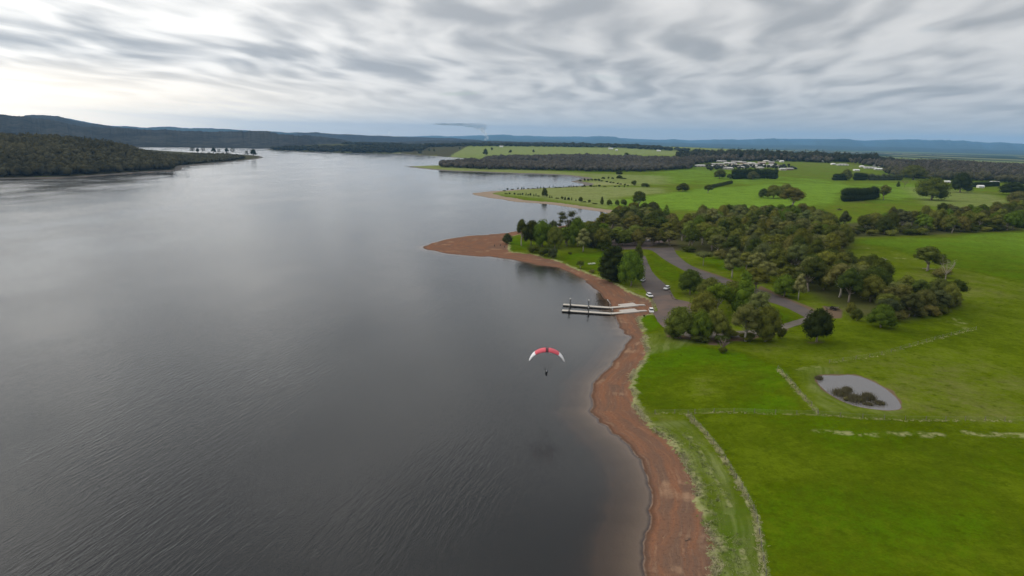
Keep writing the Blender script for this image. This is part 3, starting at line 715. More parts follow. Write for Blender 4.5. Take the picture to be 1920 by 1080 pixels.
def crown_arrays(lobes, r_, leaf=0.5, dens=5.0, core=0.80, icom=None, up=0.25):
    """lobes: (centre, radii). small leaf sprays on and around each lobe plus a leafy core"""
    Vs, Fs, nv = [], [], 0; Ls = []
    for c, rd in lobes:
        c = np.array(c); rd = np.array(rd)
        V, F = icom or ICO1
        q = V * lump(V, r_, 0.16)[:, None] * rd * core + c
        Vs.append(q); Fs.append(F + nv); nv += len(q)
        area = 4*math.pi*(rd.prod()**(2/3)); n = int(area * dens)
        d = r_.normal(0, 1, (n, 3)); d[:, 2] += up; d /= np.linalg.norm(d, axis=1, keepdims=True)
        lum = lump(d, r_, 0.16)
        pos = c + d * rd * (lum * r_.uniform(0.74, 1.10, n))[:, None]
        nn = d / rd; nn /= np.linalg.norm(nn, axis=1, keepdims=True)
        nn = nn + r_.normal(0, 0.55, (n, 3)); nn /= np.linalg.norm(nn, axis=1, keepdims=True)
        a = np.cross(nn, r_.normal(0, 1, (n, 3))); a /= np.linalg.norm(a, axis=1, keepdims=True) + 1e-9; b = np.cross(nn, a)
        s1 = leaf * r_.uniform(0.5, 1.3, n)[:, None]; s2 = leaf * r_.uniform(0.35, 0.9, n)[:, None]
        quad = np.stack([pos - a*s1*0.5 - b*s2*0.2, pos + b*s2*0.5 + nn*s1*0.12, pos + a*s1*0.5 + b*s2*0.1, pos - b*s2*0.5 + nn*s1*0.08], 1)
        Ls.append(quad.reshape(-1, 3))
    L = np.concatenate(Ls); V = np.concatenate(Vs + [L]); Q = np.arange(len(L)).reshape(-1, 4) + nv
    return V, [np.concatenate(Fs), Q]

def limb(bm, p0, p1, r0_, r1_, r_, n=5, bow=0.12, k=4):
    p0 = np.array(p0, float); p1 = np.array(p1, float); L = np.linalg.norm(p1-p0); off = r_.normal(0, bow*L, 3); off[2] *= 0.4
    pts = [p0 + (p1-p0)*t + off*math.sin(math.pi*t) for t in np.linspace(0, 1, k)]
    tube(bm, pts, list(np.linspace(r0_, r1_, k)), n)

PROTO = {}
def proto(key, kind, seed, H, Wd):
    """tree model of height H and crown width Wd: returns (trunk mesh, crown mesh)"""
    r_ = np.random.default_rng(seed); bm = bmesh.new(); lobes = []; icom = ICO1; leaf, dens = 0.55, 5.0
    bark = M_BARK
    if kind == 'gum':                      # open clumpy eucalypt, clear stem
        cb = H * r_.uniform(0.26, 0.36); top = np.array([r_.normal(0, .3), r_.normal(0, .3), cb])
        limb(bm, (0, 0, -0.5), top, 0.42, 0.30, r_, 7, 0.05)
        n = int(r_.integers(9, 13))
        for i in range(n):
            a = i*2.4 + r_.uniform(-.4, .4); u = (i+0.5)/n; rad = Wd*0.5*math.sqrt(1-u*0.75)*r_.uniform(0.35, 0.72) if i < n-1 else 0
            zc = cb + (H-cb)*(0.22 + 0.62*u); rr3 = Wd*r_.uniform(0.15, 0.23)
            c_ = np.array([math.cos(a)*rad, math.sin(a)*rad, zc]); lobes.append((c_, (rr3, rr3, rr3*r_.uniform(0.80, 1.02))))
            limb(bm, top*np.array([1, 1, r_.uniform(0.75, 1.0)]), c_ - np.array([0, 0, rr3*0.2]), 0.17, 0.05, r_, 5)
        bark = M_PALEBARK if seed % 2 else M_BARK
    elif kind == 'tall':                   # taller narrow gum
        cb = H*0.30; top = np.array([0.2, -0.1, H*0.62])
        limb(bm, (0, 0, -0.5), top, 0.36, 0.16, r_, 7, 0.03, 5)
        for i in range(9):
            u = i/8; a = i*2.4; rad = Wd*0.28*(1-u*0.7); rr3 = Wd*(0.27-0.09*u)
            c_ = np.array([math.cos(a)*rad, math.sin(a)*rad, cb + (H-cb)*(0.12+0.76*u)]); lobes.append((c_, (rr3, rr3, rr3*0.95)))
            limb(bm, np.array([0.1, 0, min(c_[2]*0.85, top[2])]), c_, 0.10, 0.04, r_, 5)
        bark = M_PALEBARK
    elif kind == 'round':                  # dense broad crown close to the ground
        limb(bm, (0, 0, -0.5), (0.1, 0, H*0.5), 0.40, 0.2, r_, 7, 0.04)
        n = 15
        for i in range(n):
            a = i*2.4+r_.uniform(-.3, .3); u = (i+0.5)/n; el = math.asin(min(1, u*1.05))
            rad = Wd*0.33*math.cos(el)*r_.uniform(0.8, 1.1); zc = H*0.22 + (H*0.54)*math.sin(el)*r_.uniform(0.92, 1.05); rr3 = Wd*r_.uniform(0.17, 0.24)
            c_ = np.array([math.cos(a)*rad, math.sin(a)*rad, zc]); lobes.append((c_, (rr3, rr3, rr3*0.85)))
            if i % 3 == 0: limb(bm, (0, 0, H*0.2), c_, 0.12, 0.05, r_, 5)
        lobes.append((np.array([0, 0, H*0.45]), (Wd*0.32, Wd*0.32, H*0.3)))
    elif kind == 'pine':                   # dark dense conifer with rounded top and tiered edge
        limb(bm, (0, 0, -0.5), (0, 0, H*0.8), 0.42, 0.12, r_, 7, 0.02)
        for t_ in range(6):
            u = t_/5; R3 = Wd*0.5*(1-u**3*0.55)*(0.85 if t_ == 0 else 1); zc = H*(0.16+0.70*u); n = max(1, int(7-u*4.4))
            for i in range(n):
                a = i*6.283/n + t_*0.7 + r_.uniform(-.2, .2); rr3 = Wd*(0.21-0.06*u); rad = max(0, R3-rr3*0.9) if n > 1 else 0
                lobes.append((np.array([math.cos(a)*rad, math.sin(a)*rad, zc+r_.normal(0, .2)]), (rr3*1.1, rr3*1.1, rr3*0.72)))
        lobes.append((np.array([0, 0, H*0.45]), (Wd*0.3, Wd*0.3, H*0.36)))
        leaf, dens, bark = 0.45, 6.5, M_BARKD
    elif kind == 'flat':                   # small umbrella crown on a thin stem
        top = np.array([0.1, 0, H*0.5]); limb(bm, (0, 0, -0.4), top, 0.17, 0.12, r_, 6, 0.04)
        for i in range(9):
            a = i*2.4; rad = Wd*0.34*math.sqrt((i+0.3)/9); rr3 = Wd*0.19
            c_ = np.array([math.cos(a)*rad, math.sin(a)*rad, H*0.76 - rad*0.06]); lobes.append((c_, (rr3, rr3, H*0.16))); limb(bm, top, c_, 0.07, 0.03, r_, 4)
        leaf, dens = 0.4, 7
    elif kind == 'cone':                   # upright narrow evergreen
        limb(bm, (0, 0, -0.4), (0, 0, H*0.7), 0.2, 0.06, r_, 6, 0.02)
        for i in range(10):
            u = i/9; a = i*2.4; rr3 = Wd*(0.33-0.17*u); rad = Wd*0.16*(1-u)
            lobes.append((np.array([math.cos(a)*rad, math.sin(a)*rad, H*(0.16+0.74*u)]), (rr3, rr3, rr3*1.3)))
        leaf, dens = 0.4, 6
    elif kind == 'shrub':
        limb(bm, (0, 0, -0.3), (0, 0, H*0.5), 0.12, 0.06, r_, 5, 0.05)
        for i in range(7):
            a = i*2.4; rad = Wd*0.27*r_.uniform(0.4, 1); rr3 = Wd*r_.uniform(0.2, 0.28)
            lobes.append((np.array([math.cos(a)*rad, math.sin(a)*rad, H*r_.uniform(0.32, 0.68)]), (rr3, rr3, H*0.30)))
        leaf, dens = 0.38, 9
    elif kind == 'wisp':                   # sparse tall gum with open tufts
        top = np.array([0.3, 0, H*0.45]); limb(bm, (0, 0, -0.5), top, 0.40, 0.26, r_, 7, 0.05)
        for i in range(13):
            a = i*2.4 + r_.uniform(-.4, .4); u = (i+0.5)/13; rad = Wd*0.46*math.sqrt(1-u*0.6)*r_.uniform(0.4, 1); rr3 = Wd*r_.uniform(0.11, 0.17)
            c_ = np.array([math.cos(a)*rad, math.sin(a)*rad, H*(0.40+0.56*u)]); lobes.append((c_, (rr3, rr3, rr3*0.7))); limb(bm, top*np.array([1, 1, r_.uniform(.7, 1)]), c_, 0.15, 0.04, r_, 5, 0.16)
        leaf, dens = 0.45, 7
    tm = bm_mesh(bm, key + '_trunk', True); tm.materials.append(bark)
    V, F = crown_arrays(lobes, r_, leaf, dens, 0.82 if kind != 'wisp' else 0.7, icom)
    cm = mesh_np(key + '_crown', V, F); cm.materials.append(M_LEAF)
    PROTO[key] = (tm, cm, H, Wd, np.ptp(V[:, :2], axis=0).mean(), V[:, 2].max())
for i in range(4): proto('gum%d' % i, 'gum', 31+i, 15, 12)
for i in range(3): proto('round%d' % i, 'round', 51+i, 12, 12)
for i in range(2): proto('pine%d' % i, 'pine', 61+i, 15, 13)
for i in range(2): proto('tall%d' % i, 'tall', 71+i, 17, 9)
proto('flat0', 'flat', 81, 8, 10); proto('cone0', 'cone', 82, 8, 5); proto('wisp0', 'wisp', 83, 20, 13); proto('wisp1', 'wisp', 84, 20, 12)
for i in range(3): proto('shrub%d' % i, 'shrub', 91+i, 4, 5)

TONES = {'olive': (0.135, 0.140, 0.034), 'dark': (0.066, 0.078, 0.020), 'black': (0.030, 0.040, 0.014), 'grey': (0.132, 0.138, 0.058), 'brown': (0.128, 0.118, 0.042),
         'green': (0.098, 0.138, 0.020), 'pale': (0.195, 0.192, 0.085), 'slate': (0.072, 0.078, 0.040)}
for _k in TONES: TONES[_k] = (TONES[_k][0]*1.14, TONES[_k][1]*1.2, TONES[_k][2]*0.95)
def plant(P, h, wd, key, tone, name, label, cat, group=None, jitter=0.12):
    tm, cm, H0, W0, wx, zt = PROTO[key]
    o = thing(name, label, cat, tuple(P), random.uniform(0, 6.28), group)
    s = (wd/wx, wd/wx*random.uniform(0.92, 1.08), h/zt)
    tr = obj('trunk', tm, None, o); cr = obj('crown', cm, None, o); tr.scale = s; cr.scale = s
    j = random.gauss(1, jitter); c_ = TONES[tone]
    cr.color = (c_[0]*j*random.gauss(1, .05), c_[1]*j, c_[2]*j*random.gauss(1, .08), 1)
    return o
def plant_px(rows, group=None):
    """rows: (px, py, height px, width px, model, tone, name, label, category[, group])"""
    G = ground_at([(r_[0], r_[1]) for r_ in rows]); k = metres_per_px(G)
    for r_, p, q in zip(rows, G, k):
        plant(p, r_[2]*q*1.03, r_[3]*q, r_[4], r_[5], r_[6], r_[7], r_[8], r_[9] if len(r_) > 9 else group)

T, S = 'tree', 'shrub'
rows = [
 # the point
 (951,458,21,24,'round0','slate','tree','small dark round tree nearest the bare tip of the point',T),
 (978,461,50,29,'gum0','dark','tree','leaning dark gum at the lake end of the point grove',T),
 (996,460,47,37,'round1','dark','tree','dense dark tree second from the tip in the point grove',T),
 (1017,462,51,45,'round2','green','tree','broadest dark green tree of the point grove',T),
 (1036,458,46,27,'gum1','slate','tree','thin grey gum between the broad tree and the wispy gum on the point',T),
 (1060,456,61,43,'wisp0','slate','tree','tall wispy grey gum rising above the point grove',T),
 (1083,462,56,45,'round0','green','tree','big rounded olive green tree right of the wispy gum',T),
 (1093,472,44,32,'tall0','pale','tree','pale gum with white stem standing on the lakeside lawn',T),
 (1040,466,42,34,'round1','olive','tree','olive tree in front of the thin grey gum on the point',T),
 (1110,462,40,40,'round2','dark','tree','dark rounded tree at the back of the lakeside lawn',T),
 (1128,470,44,36,'gum1','olive','tree','olive gum between the lawn and the dark conifer',T),
 (1000,474,15,26,'shrub0','dark','shrub','low dark shrub on the bank below the point grove',S),
 (1020,480,18,30,'shrub1','dark','shrub','wide dark shrub overhanging the red bank below the grove',S),
 (1036,484,20,22,'shrub2','slate','shrub','grey green shrub at the right end of the bank thicket',S),
 (1088,503,15,18,'gum2','olive','tree','small young tree by itself at the edge of the lakeside lawn',T),
 (1069,477,5,9,'shrub0','dark','shrub','small dark bush on the lakeside lawn',S),
 (1110,512,7,14,'shrub1','brown','shrub','low brown bush on the bank below the lawn',S),
 (1150,526,66,66,'pine0','black','tree','very dark layered conifer beside the ramp road',T),
 (1183,536,66,52,'round1','green','tree','big rounded green tree in front of the dark conifer',T),
 (1196,493,36,20,'round2','dark','tree','dark tree top behind the layered conifer',T),
 # lone trees
 (1531,641,63,66,'round1','black','tree','lone dark round conifer on the grass by the gravel track',T),
 (1318,498,27,38,'flat0','grey','tree','small flat topped grey tree on the roadside lawn',T),
 (1651,614,46,60,'round0','green','tree','rounded green tree at the near edge of the right wood',T),
 (1594,592,26,20,'round1','olive','shrub','small olive bush beside the dark brush pile',S),
 (1606,601,24,24,'round2','dark','shrub','small dark bush right of the olive bush near the brush pile',S),
 (1470,556,42,56,'round2','green','tree','dense green tree spreading over the bend of the upper road',T),
 (1497,562,50,28,'tall1','pale','tree','pale gum with white stem right of the bend in the road',T),
 (1372,521,58,40,'tall0','grey','tree','grey gum with white stem on the far side of the upper road',T),
 (1293,552,47,52,'round1','dark','tree','dark rounded tree at the road fork above the ramp',T),
 (1393,592,86,62,'cone0','green','tree','tall pointed yellow green tree above the ramp grove',T),
 (1738,508,46,66,'gum3','dark','tree','wide dark gum in the open paddock right of the wood',T),
 # ramp grove in front
 (1275,634,60,66,'round1','olive','tree','gum at the lake end of the row along the gravel track',T),
 (1312,638,60,50,'round2','green','tree','second gum from the lake in the row along the track',T),
 (1343,634,58,58,'round0','olive','tree','rounded tree third from the lake in the row along the track',T),
 (1398,640,72,60,'gum2','brown','tree','brownish gum fourth from the lake in the row along the track',T),
 (1435,640,68,62,'round1','olive','tree','gum at the inland end of the row along the track',T),
 (1465,634,20,20,'shrub1','dark','shrub','small dark bush at the inland end of the track row',S),
 (1318,598,54,60,'round2','olive','tree','olive tree behind the row, just above the ramp apron',T),
 (1345,590,60,64,'gum0','green','tree','green gum in the middle of the ramp grove',T),
 (1375,578,52,60,'round1','olive','tree','rounded olive tree under the pointed tree',T),
 (1420,600,56,46,'gum2','grey','tree','slim grey tree at the right side of the ramp grove',T),
 (1330,563,44,56,'round0','olive','tree','low olive tree at the top of the ramp grove',T),
 (1415,545,46,60,'gum1','olive','tree','olive gum behind the pointed tree beside the road',T),
 # paddock trees
 (1280,359,16,30,'round0','dark','tree','round dark tree alone in the bright green paddock',T),
 (1327,362,16,20,'gum1','dark','tree','small tree at the end of the short clipped hedge',T),
 (1349,335,17,27,'round1','dark','tree','dark dome shaped tree left of the long black windbreak',T),
 (1331,320,9,13,'shrub0','dark','shrub','small round bush in the paddock below the houses',S),
 (1368,336,10,12,'shrub1','dark','shrub','little dark bush at the left foot of the windbreak',S),
 (1411,337,16,28,'round2','slate','tree','grey green tree standing in front of the black windbreak',T),
 (1432,371,18,24,'round0','dark','tree','leftmost tree of the clump in the middle paddock',T),
 (1450,372,25,32,'round1','olive','tree','tall olive tree in the clump in the middle paddock',T),
 (1472,371,27,36,'round2','olive','tree','rounded olive tree at the right of the middle clump',T),
 (1487,390,38,50,'gum2','brown','tree','spreading brown gum with bare stems below the middle clump',T),
 (1657,375,28,24,'gum3','olive','tree','olive gum at the right end of the black slanting hedge',T),
 (1587,338,21,24,'round0','olive','tree','olive tree rising between the two dark hedges by the houses',T),
 (1684,350,10,9,'cone0','dark','shrub','tiny dark bush in the right middle paddock',S),
 (1712,337,27,48,'round1','olive','tree','olive tree left behind the big paddock tree',T),
 (1746,375,43,68,'round2','olive','tree','very large rounded olive tree in the right paddock',T),
 (1800,361,38,46,'round0','black','tree','blackish dense tree right of the very large olive tree',T),
 (1896,366,24,48,'round1','black','tree','black rounded tree at the right edge of the far paddock',T),
 (1907,382,24,44,'round2','brown','tree','rusty brown tree at the right edge of the picture',T),
 (1160,333,13,14,'gum0','dark','tree','single tree on the flat beyond the second spit',T),
 (1210,351,8,17,'shrub2','dark','shrub','round bush at the head of the sandy spit',S),
 (1189,348,10,11,'shrub1','dark','shrub','upright bush just left of the round bush',S),
 (1198,390,32,32,'gum1','dark','tree','tall dark gum sticking up behind the inlet wood',T),
 (1222,402,24,36,'round0','slate','tree','grey domed tree above the white shed roof',T),
 (1249,404,20,17,'cone0','green','tree','pointed green tree beside the paddock gap',T),
 (1170,386,13,14,'shrub0','dark','shrub','dark rounded bush nearest the inlet on the shore row',S),
 (910,294,15,11,'tall0','dark','tree','upright tree on the far shore under the farm hill',T),
 (862,280,5,4,'shrub0','dark','tree','lone tree on the green farm hill top left',T),
 (922,282,6,5,'shrub1','dark','tree','lone tree on the middle of the green farm hill',T),
 (957,290,9,8,'gum0','slate','tree','tall tree sticking out above the brown far wood',T),
 (1000,288,8,6,'gum1','slate','tree','smaller tree sticking out of the brown far wood',T),
 (1175,292,6,9,'shrub2','dark','tree','dark tree by the farm sheds on the hill',T),
 (787,288,6,10,'shrub0','slate','shrub','bush on the sandy shore below the farm hill',S),
 (805,284,6,5,'shrub1','slate','shrub','left of two bushes halfway up the farm hill',S),
 (814,284,5,4,'shrub2','slate','shrub','right of two bushes halfway up the farm hill',S),
]
plant_px(rows)
# left spit: thin trees against bright water
spit = [(530,280,90,95),(620,290,90,60),(710,290,105,75),(880,300,112,80),(970,300,85,60),(1090,295,100,75),(1190,305,115,85),(1250,333,45,55),(1420,347,105,75),(1530,356,140,115)]
wh = ['first','second','third','fourth','fifth','sixth','seventh','eighth','ninth','last']
plant_px([(300+u/8.727, 255+v/8.727, h/8.727, w_/8.727, ['wisp0','gum1','wisp1','gum3'][i % 4] if i != 7 else 'shrub0', 'black', 'tree',
  'thin dark tree on the low left spit, %s from the forest towards the tip' % wh[i], T, 'trees along the low left spit') for i, (u, v, h, w_) in enumerate(spit)])

# shore bushes along the two middle spits
def bush_row(lst, where, group):
    plant_px([(920+u/7.385, 330+v/7.385, h/7.385, w_/7.385, 'cone0' if h > w_*1.2 else 'shrub%d' % (i % 3), 'black' if i % 3 else 'dark', 'shrub',
       'small dark bush in the row along ' + where, S, group) for i, (u, v, h, w_) in enumerate(lst)])
bush_row([(190,213,20,50),(232,197,32,30),(300,193,14,60),(375,187,30,30),(430,186,36,26),(460,184,32,24),(520,184,20,40),(585,179,14,50),(648,173,32,22),(690,173,34,24),(735,172,30,24),(815,166,30,22),(865,160,38,12),
 (900,166,18,50),(960,163,14,60),(1010,162,36,14),(1050,160,14,30),(1085,159,26,26),(1115,158,34,20),(1148,157,26,24),(1190,156,22,30),(1270,153,14,40),(1300,151,28,40),(1385,150,28,55),(1430,150,16,40),(1460,150,24,14),(1505,149,28,45),(1580,150,12,60),(1720,152,14,40),(1780,152,18,40),(1850,155,30,22)],
 'the far side of the second spit', 'bushes on the far side of the second spit')
bush_row([(215,250,14,60),(260,254,24,30),(330,258,26,30),(380,261,20,30),(410,265,24,24),(440,264,30,26),(490,269,40,18),(520,270,20,30),(550,273,38,32),(597,279,38,20),(627,276,44,14),(660,283,14,40),(818,305,42,22),(847,305,34,16),(920,312,12,60),(990,322,44,45),(1030,330,44,35),(1078,335,42,45),(1122,335,44,22),(1180,346,30,20),(1300,360,12,60),(1440,385,14,80)],
 'the near side of the second spit', 'bushes on the near side of the second spit')
bush_row([(1240,74,22,55),(1300,70,40,34),(1350,66,26,50),(1400,65,30,50),(1450,66,28,50),(1500,72,36,40),(1535,77,22,40),(1610,88,20,40),(1660,95,18,40),(1700,102,20,40),(1760,112,20,40),(1800,118,16,40),(1860,128,24,36),(1900,147,26,26),(1560,42,28,60),(1630,42,36,30),(1690,42,24,50),(1850,42,16,70)],
 'the sandy third spit', 'bushes on the third spit')
plant_px([(920+745/7.385, 330+290/7.385, 17, 14, 'round0','dark','tree','rounded tree on the second spit mirrored in the inlet',T),
 (920+1245/7.385, 330+361/7.385, 9.5, 10, 'round1','dark','shrub','round bush halfway along the inlet shore row',S),
 (920+1365/7.385, 330+369/7.385, 6, 6, 'shrub0','dark','shrub','small bush between the round bush and the tall bush on the inlet shore',S),
 (920+1540/7.385, 330+391/7.385, 14.5, 10, 'cone0','dark','tree','upright dark tree near the inner end of the inlet shore row',T),
 (920+1640/7.385, 330+406/7.385, 11, 14, 'round2','dark','shrub','wide bush just right of the upright inlet tree',S),
 (920+1750/7.385, 330+404/7.385, 10, 11, 'round0','dark','shrub','last bush of the inlet shore row before the wood',S),
 (920+1780/7.385, 330+42/7.385, 7, 13, 'round1','dark','tree','dark tree behind the third spit bushes',T)])

# woods: individual trees scattered with spacing inside areas seen in the photograph
placed = []
def scatter(poly_px, spacing, hr, wr, models, tones, where, group, n_max=999, seed=1, avoid=None):
    r_ = np.random.default_rng(seed); poly = ground_at(poly_px)[:, :2]; lo, hi = poly.min(0), poly.max(0); cnt = 0
    cand = r_.uniform(lo, hi, (9000, 2)); cand = cand[inside(cand, poly)]
    keep = []
    for p in cand:
        if all((p[0]-q[0])**2 + (p[1]-q[1])**2 > spacing**2 for q in keep) and all((p[0]-q[0])**2 + (p[1]-q[1])**2 > (spacing*0.7)**2 for q in placed):
            keep.append(p)
            if len(keep) >= n_max: break
    placed.extend(keep); K = np.array(keep); Z = relief(K)
    TN = {'olive': 'olive green', 'dark': 'dark green', 'grey': 'grey green', 'brown': 'brownish', 'green': 'mid green', 'pale': 'pale grey', 'slate': 'dull grey', 'black': 'blackish'}
    MN = {'gum': 'open gum', 'rou': 'rounded tree', 'tal': 'tall slim gum', 'wis': 'wispy gum', 'pin': 'conifer', 'shr': 'shrub', 'con': 'pointed tree'}
    mid, ext = K.mean(0), np.maximum(K.std(0), 1)
    def spot(p, mid, ext):
        if len(K) < 9: return ''
        u = (p - mid)/ext
        a = 'far left' if u[0] < -.7 and u[1] > .4 else 'near left' if u[0] < -.7 and u[1] < -.4 else 'far right' if u[0] > .7 and u[1] > .4 else 'near right' if u[0] > .7 and u[1] < -.4 else 'left' if u[0] < -.7 else 'right' if u[0] > .7 else 'far' if u[1] > .5 else 'near' if u[1] < -.5 else ''
        return ('at the %s side ' % a if a else 'deep inside the middle ')
    for p, z in zip(K, Z):
        mk = models[int(r_.integers(len(models)))]; tn = tones[int(r_.integers(len(tones)))]
        h = r_.uniform(*hr); wd = r_.uniform(*wr)
        plant((p[0], p[1], z), h, wd, mk, tn, 'tree' if mk[:3] != 'shr' else 'shrub', '%s %s %s%s' % (TN[tn], MN[mk[:3]], spot(p, mid, ext), where), T if mk[:3] != 'shr' else S, group)
G4 = ['gum0', 'gum1', 'gum2', 'gum3']; R3_ = ['round0', 'round1', 'round2']
scatter([(1112,448),(1135,425),(1165,405),(1200,403),(1235,418),(1262,430),(1266,447),(1232,444),(1180,442)], 9.5, (11, 15), (12, 16), G4+R3_, ['olive', 'brown', 'olive', 'dark', 'grey'], 'of the inlet wood', 'trees of the inlet wood', 34, 11)
scatter([(1140,456),(1200,452),(1262,456),(1262,461),(1200,461),(1140,463)], 9, (10, 13), (11, 15), G4+R3_, ['olive', 'brown', 'dark'], 'shading the parking area', 'trees shading the parking area', 9, 21)
scatter([(1275,448),(1296,424),(1345,414),(1440,412),(1545,416),(1556,438),(1590,452),(1580,480),(1530,505),(1470,520),(1420,512),(1396,500),(1365,478),(1300,474),(1280,468)], 11.0, (12, 18), (11, 16), G4+G4+R3_+['tall0','wisp1'], ['olive', 'brown', 'dark', 'grey', 'olive', 'green', 'dark'], 'of the dense middle wood', 'trees of the dense middle wood', 125, 12)
scatter([(1562,432),(1600,425),(1700,417),(1800,409),(1925,402),(1960,405),(1940,431),(1800,437),(1650,442),(1600,445)], 10.0, (12, 17), (11, 16), G4+R3_, ['olive', 'dark', 'slate', 'olive', 'green', 'brown'], 'of the right tree belt', 'trees of the right tree belt', 70, 13)
scatter([(1500,530),(1545,512),(1590,515),(1640,520),(1652,548),(1640,565),(1600,570),(1560,560),(1515,548)], 9.0, (12, 16), (11, 15), G4+R3_, ['dark', 'olive', 'grey', 'dark'], 'of the lower right wood', 'trees of the lower right wood', 22, 14)
scatter([(1655,575),(1690,560),(1740,568),(1790,562),(1792,577),(1740,590),(1690,600),(1660,602)], 8.0, (9, 12), (9, 12), G4+R3_, ['brown', 'dark', 'olive', 'slate'], 'of the right paddock thicket', 'trees of the paddock thicket', 14, 15)
scatter([(1395,505),(1440,520),(1500,528),(1480,540),(1430,530)], 11, (10, 14), (11, 14), G4, ['olive', 'grey', 'pale'], 'on the grass between the upper road and the wood', 'roadside gums', 8, 16)
scatter([(1108,463),(1140,452),(1150,468),(1130,476)], 8, (8, 12), (9, 12), R3_, ['dark', 'slate'], 'behind the lawn beside the shaded parking', 'trees behind the lakeside lawn', 5, 17)
scatter([(1060,462),(1105,455),(1130,448),(1110,440),(1068,446)], 8, (10, 14), (10, 14), G4+R3_, ['olive', 'dark', 'green'], 'behind the point grove', 'trees behind the point grove', 16, 18)

SH = ['shrub0', 'shrub1', 'shrub2']
placed = []
scatter([(1562,436),(1650,431),(1800,427),(1925,420),(1940,432),(1800,438),(1650,443),(1600,446)], 8, (4, 6.5), (9, 13), SH, ['dark', 'slate', 'olive'], 'under the right tree belt', 'undergrowth of the right tree belt', 34, 31)
scatter([(1280,470),(1340,482),(1400,505),(1470,521),(1530,508),(1580,482),(1560,470),(1470,500),(1400,485)], 11, (3.5, 6), (8, 11), SH, ['dark', 'slate', 'olive', 'brown'], 'under the near edge of the dense wood', 'undergrowth of the dense middle wood', 20, 32)
scatter([(1660,585),(1700,580),(1790,570),(1792,580),(1740,593),(1690,603),(1662,605)], 7, (3, 5), (7, 10), SH, ['dark', 'brown'], 'under the right paddock thicket', 'undergrowth of the paddock thicket', 12, 33)
scatter([(1265,625),(1330,632),(1440,634),(1440,641),(1330,642),(1265,636)], 6, (2.5, 4), (6, 8), SH, ['dark', 'olive'], 'at the foot of the row along the track', 'undergrowth of the track row', 10, 34)

# ------------------------------------------------------------------ hedges and windbreaks
def hedge(px_line, hpx, label, tone, depth_m, name='hedge', lumps=1.0):
    G = ground_at(px_line); L = smooth(G[:, :2], 8); q = metres_per_px(G).mean(); h = hpx*q
    r_ = np.random.default_rng(int(px_line[0][0])); seg = np.linalg.norm(np.diff(L, axis=0), axis=1); cum = np.concatenate([[0], np.cumsum(seg)])
    n = max(3, int(cum[-1] / (depth_m*0.42))); lobes = []; c0 = L.mean(0); z0 = float(relief(c0[None])[0])
    stems = bmesh.new()
    for i in range(n):
        s_ = cum[-1]*(i+0.5)/n; x_, y_ = np.interp(s_, cum, L[:, 0]), np.interp(s_, cum, L[:, 1]); z_ = float(relief(np.array([[x_, y_]]))[0]) - z0
        hh = h*r_.uniform(1-0.10*lumps, 1+0.06*lumps)
        for k, (lv, sc) in enumerate(((0.28, 1.0), (0.68, 0.92))):
            lobes.append((np.array([x_-c0[0]+r_.normal(0, .3), y_-c0[1]+r_.normal(0, .3), z_+hh*lv]), (depth_m*0.55*sc, depth_m*0.55*sc, hh*0.33)))
        if i % 2 == 0: tube(stems, [(x_-c0[0], y_-c0[1], z_-0.5), (x_-c0[0], y_-c0[1], z_+hh*0.5)], [0.25, 0.1], 5)
    V, F = crown_arrays(lobes, r_, 0.7, 1.6 if depth_m > 5 else 4, 0.9)
    o = thing(name, label, 'hedge', (*c0, z0)); cm = mesh_np(name, V, F); cm.materials.append(M_LEAF)
    cr = obj('foliage', cm, None, o); cr.color = (*TONES[tone], 1)
    sm_ = bm_mesh(stems, 'stems'); sm_.materials.append(M_BARKD); obj('stems', sm_, None, o); return o
hedge([(1374,336),(1400,335),(1430,335),(1455,336)], 19, 'long tall black windbreak in front of the township', 'black', 12)
hedge([(1580,378),(1615,376),(1642,373)], 24, 'black slanting conifer hedge in the right paddock', 'black', 10)
hedge([(1334,353),(1350,349),(1372,344)], 6, 'low curved clipped hedge in the bright green paddock', 'dark', 4, lumps=0.4)
hedge([(1562,338),(1575,338),(1588,338)], 13, 'dark square hedge left of the olive tree by the houses', 'black', 11)
hedge([(1602,338),(1612,338),(1624,338)], 14, 'dark square hedge right of the olive tree by the houses', 'black', 11)
hedge([(1824,351),(1845,350),(1872,349)], 9, 'low black hedge behind the blackish tree at far right', 'black', 6)
hedge([(1628,338),(1650,338),(1690,338)], 11, 'uneven olive shelter row below the right hand houses', 'slate', 9, lumps=3)

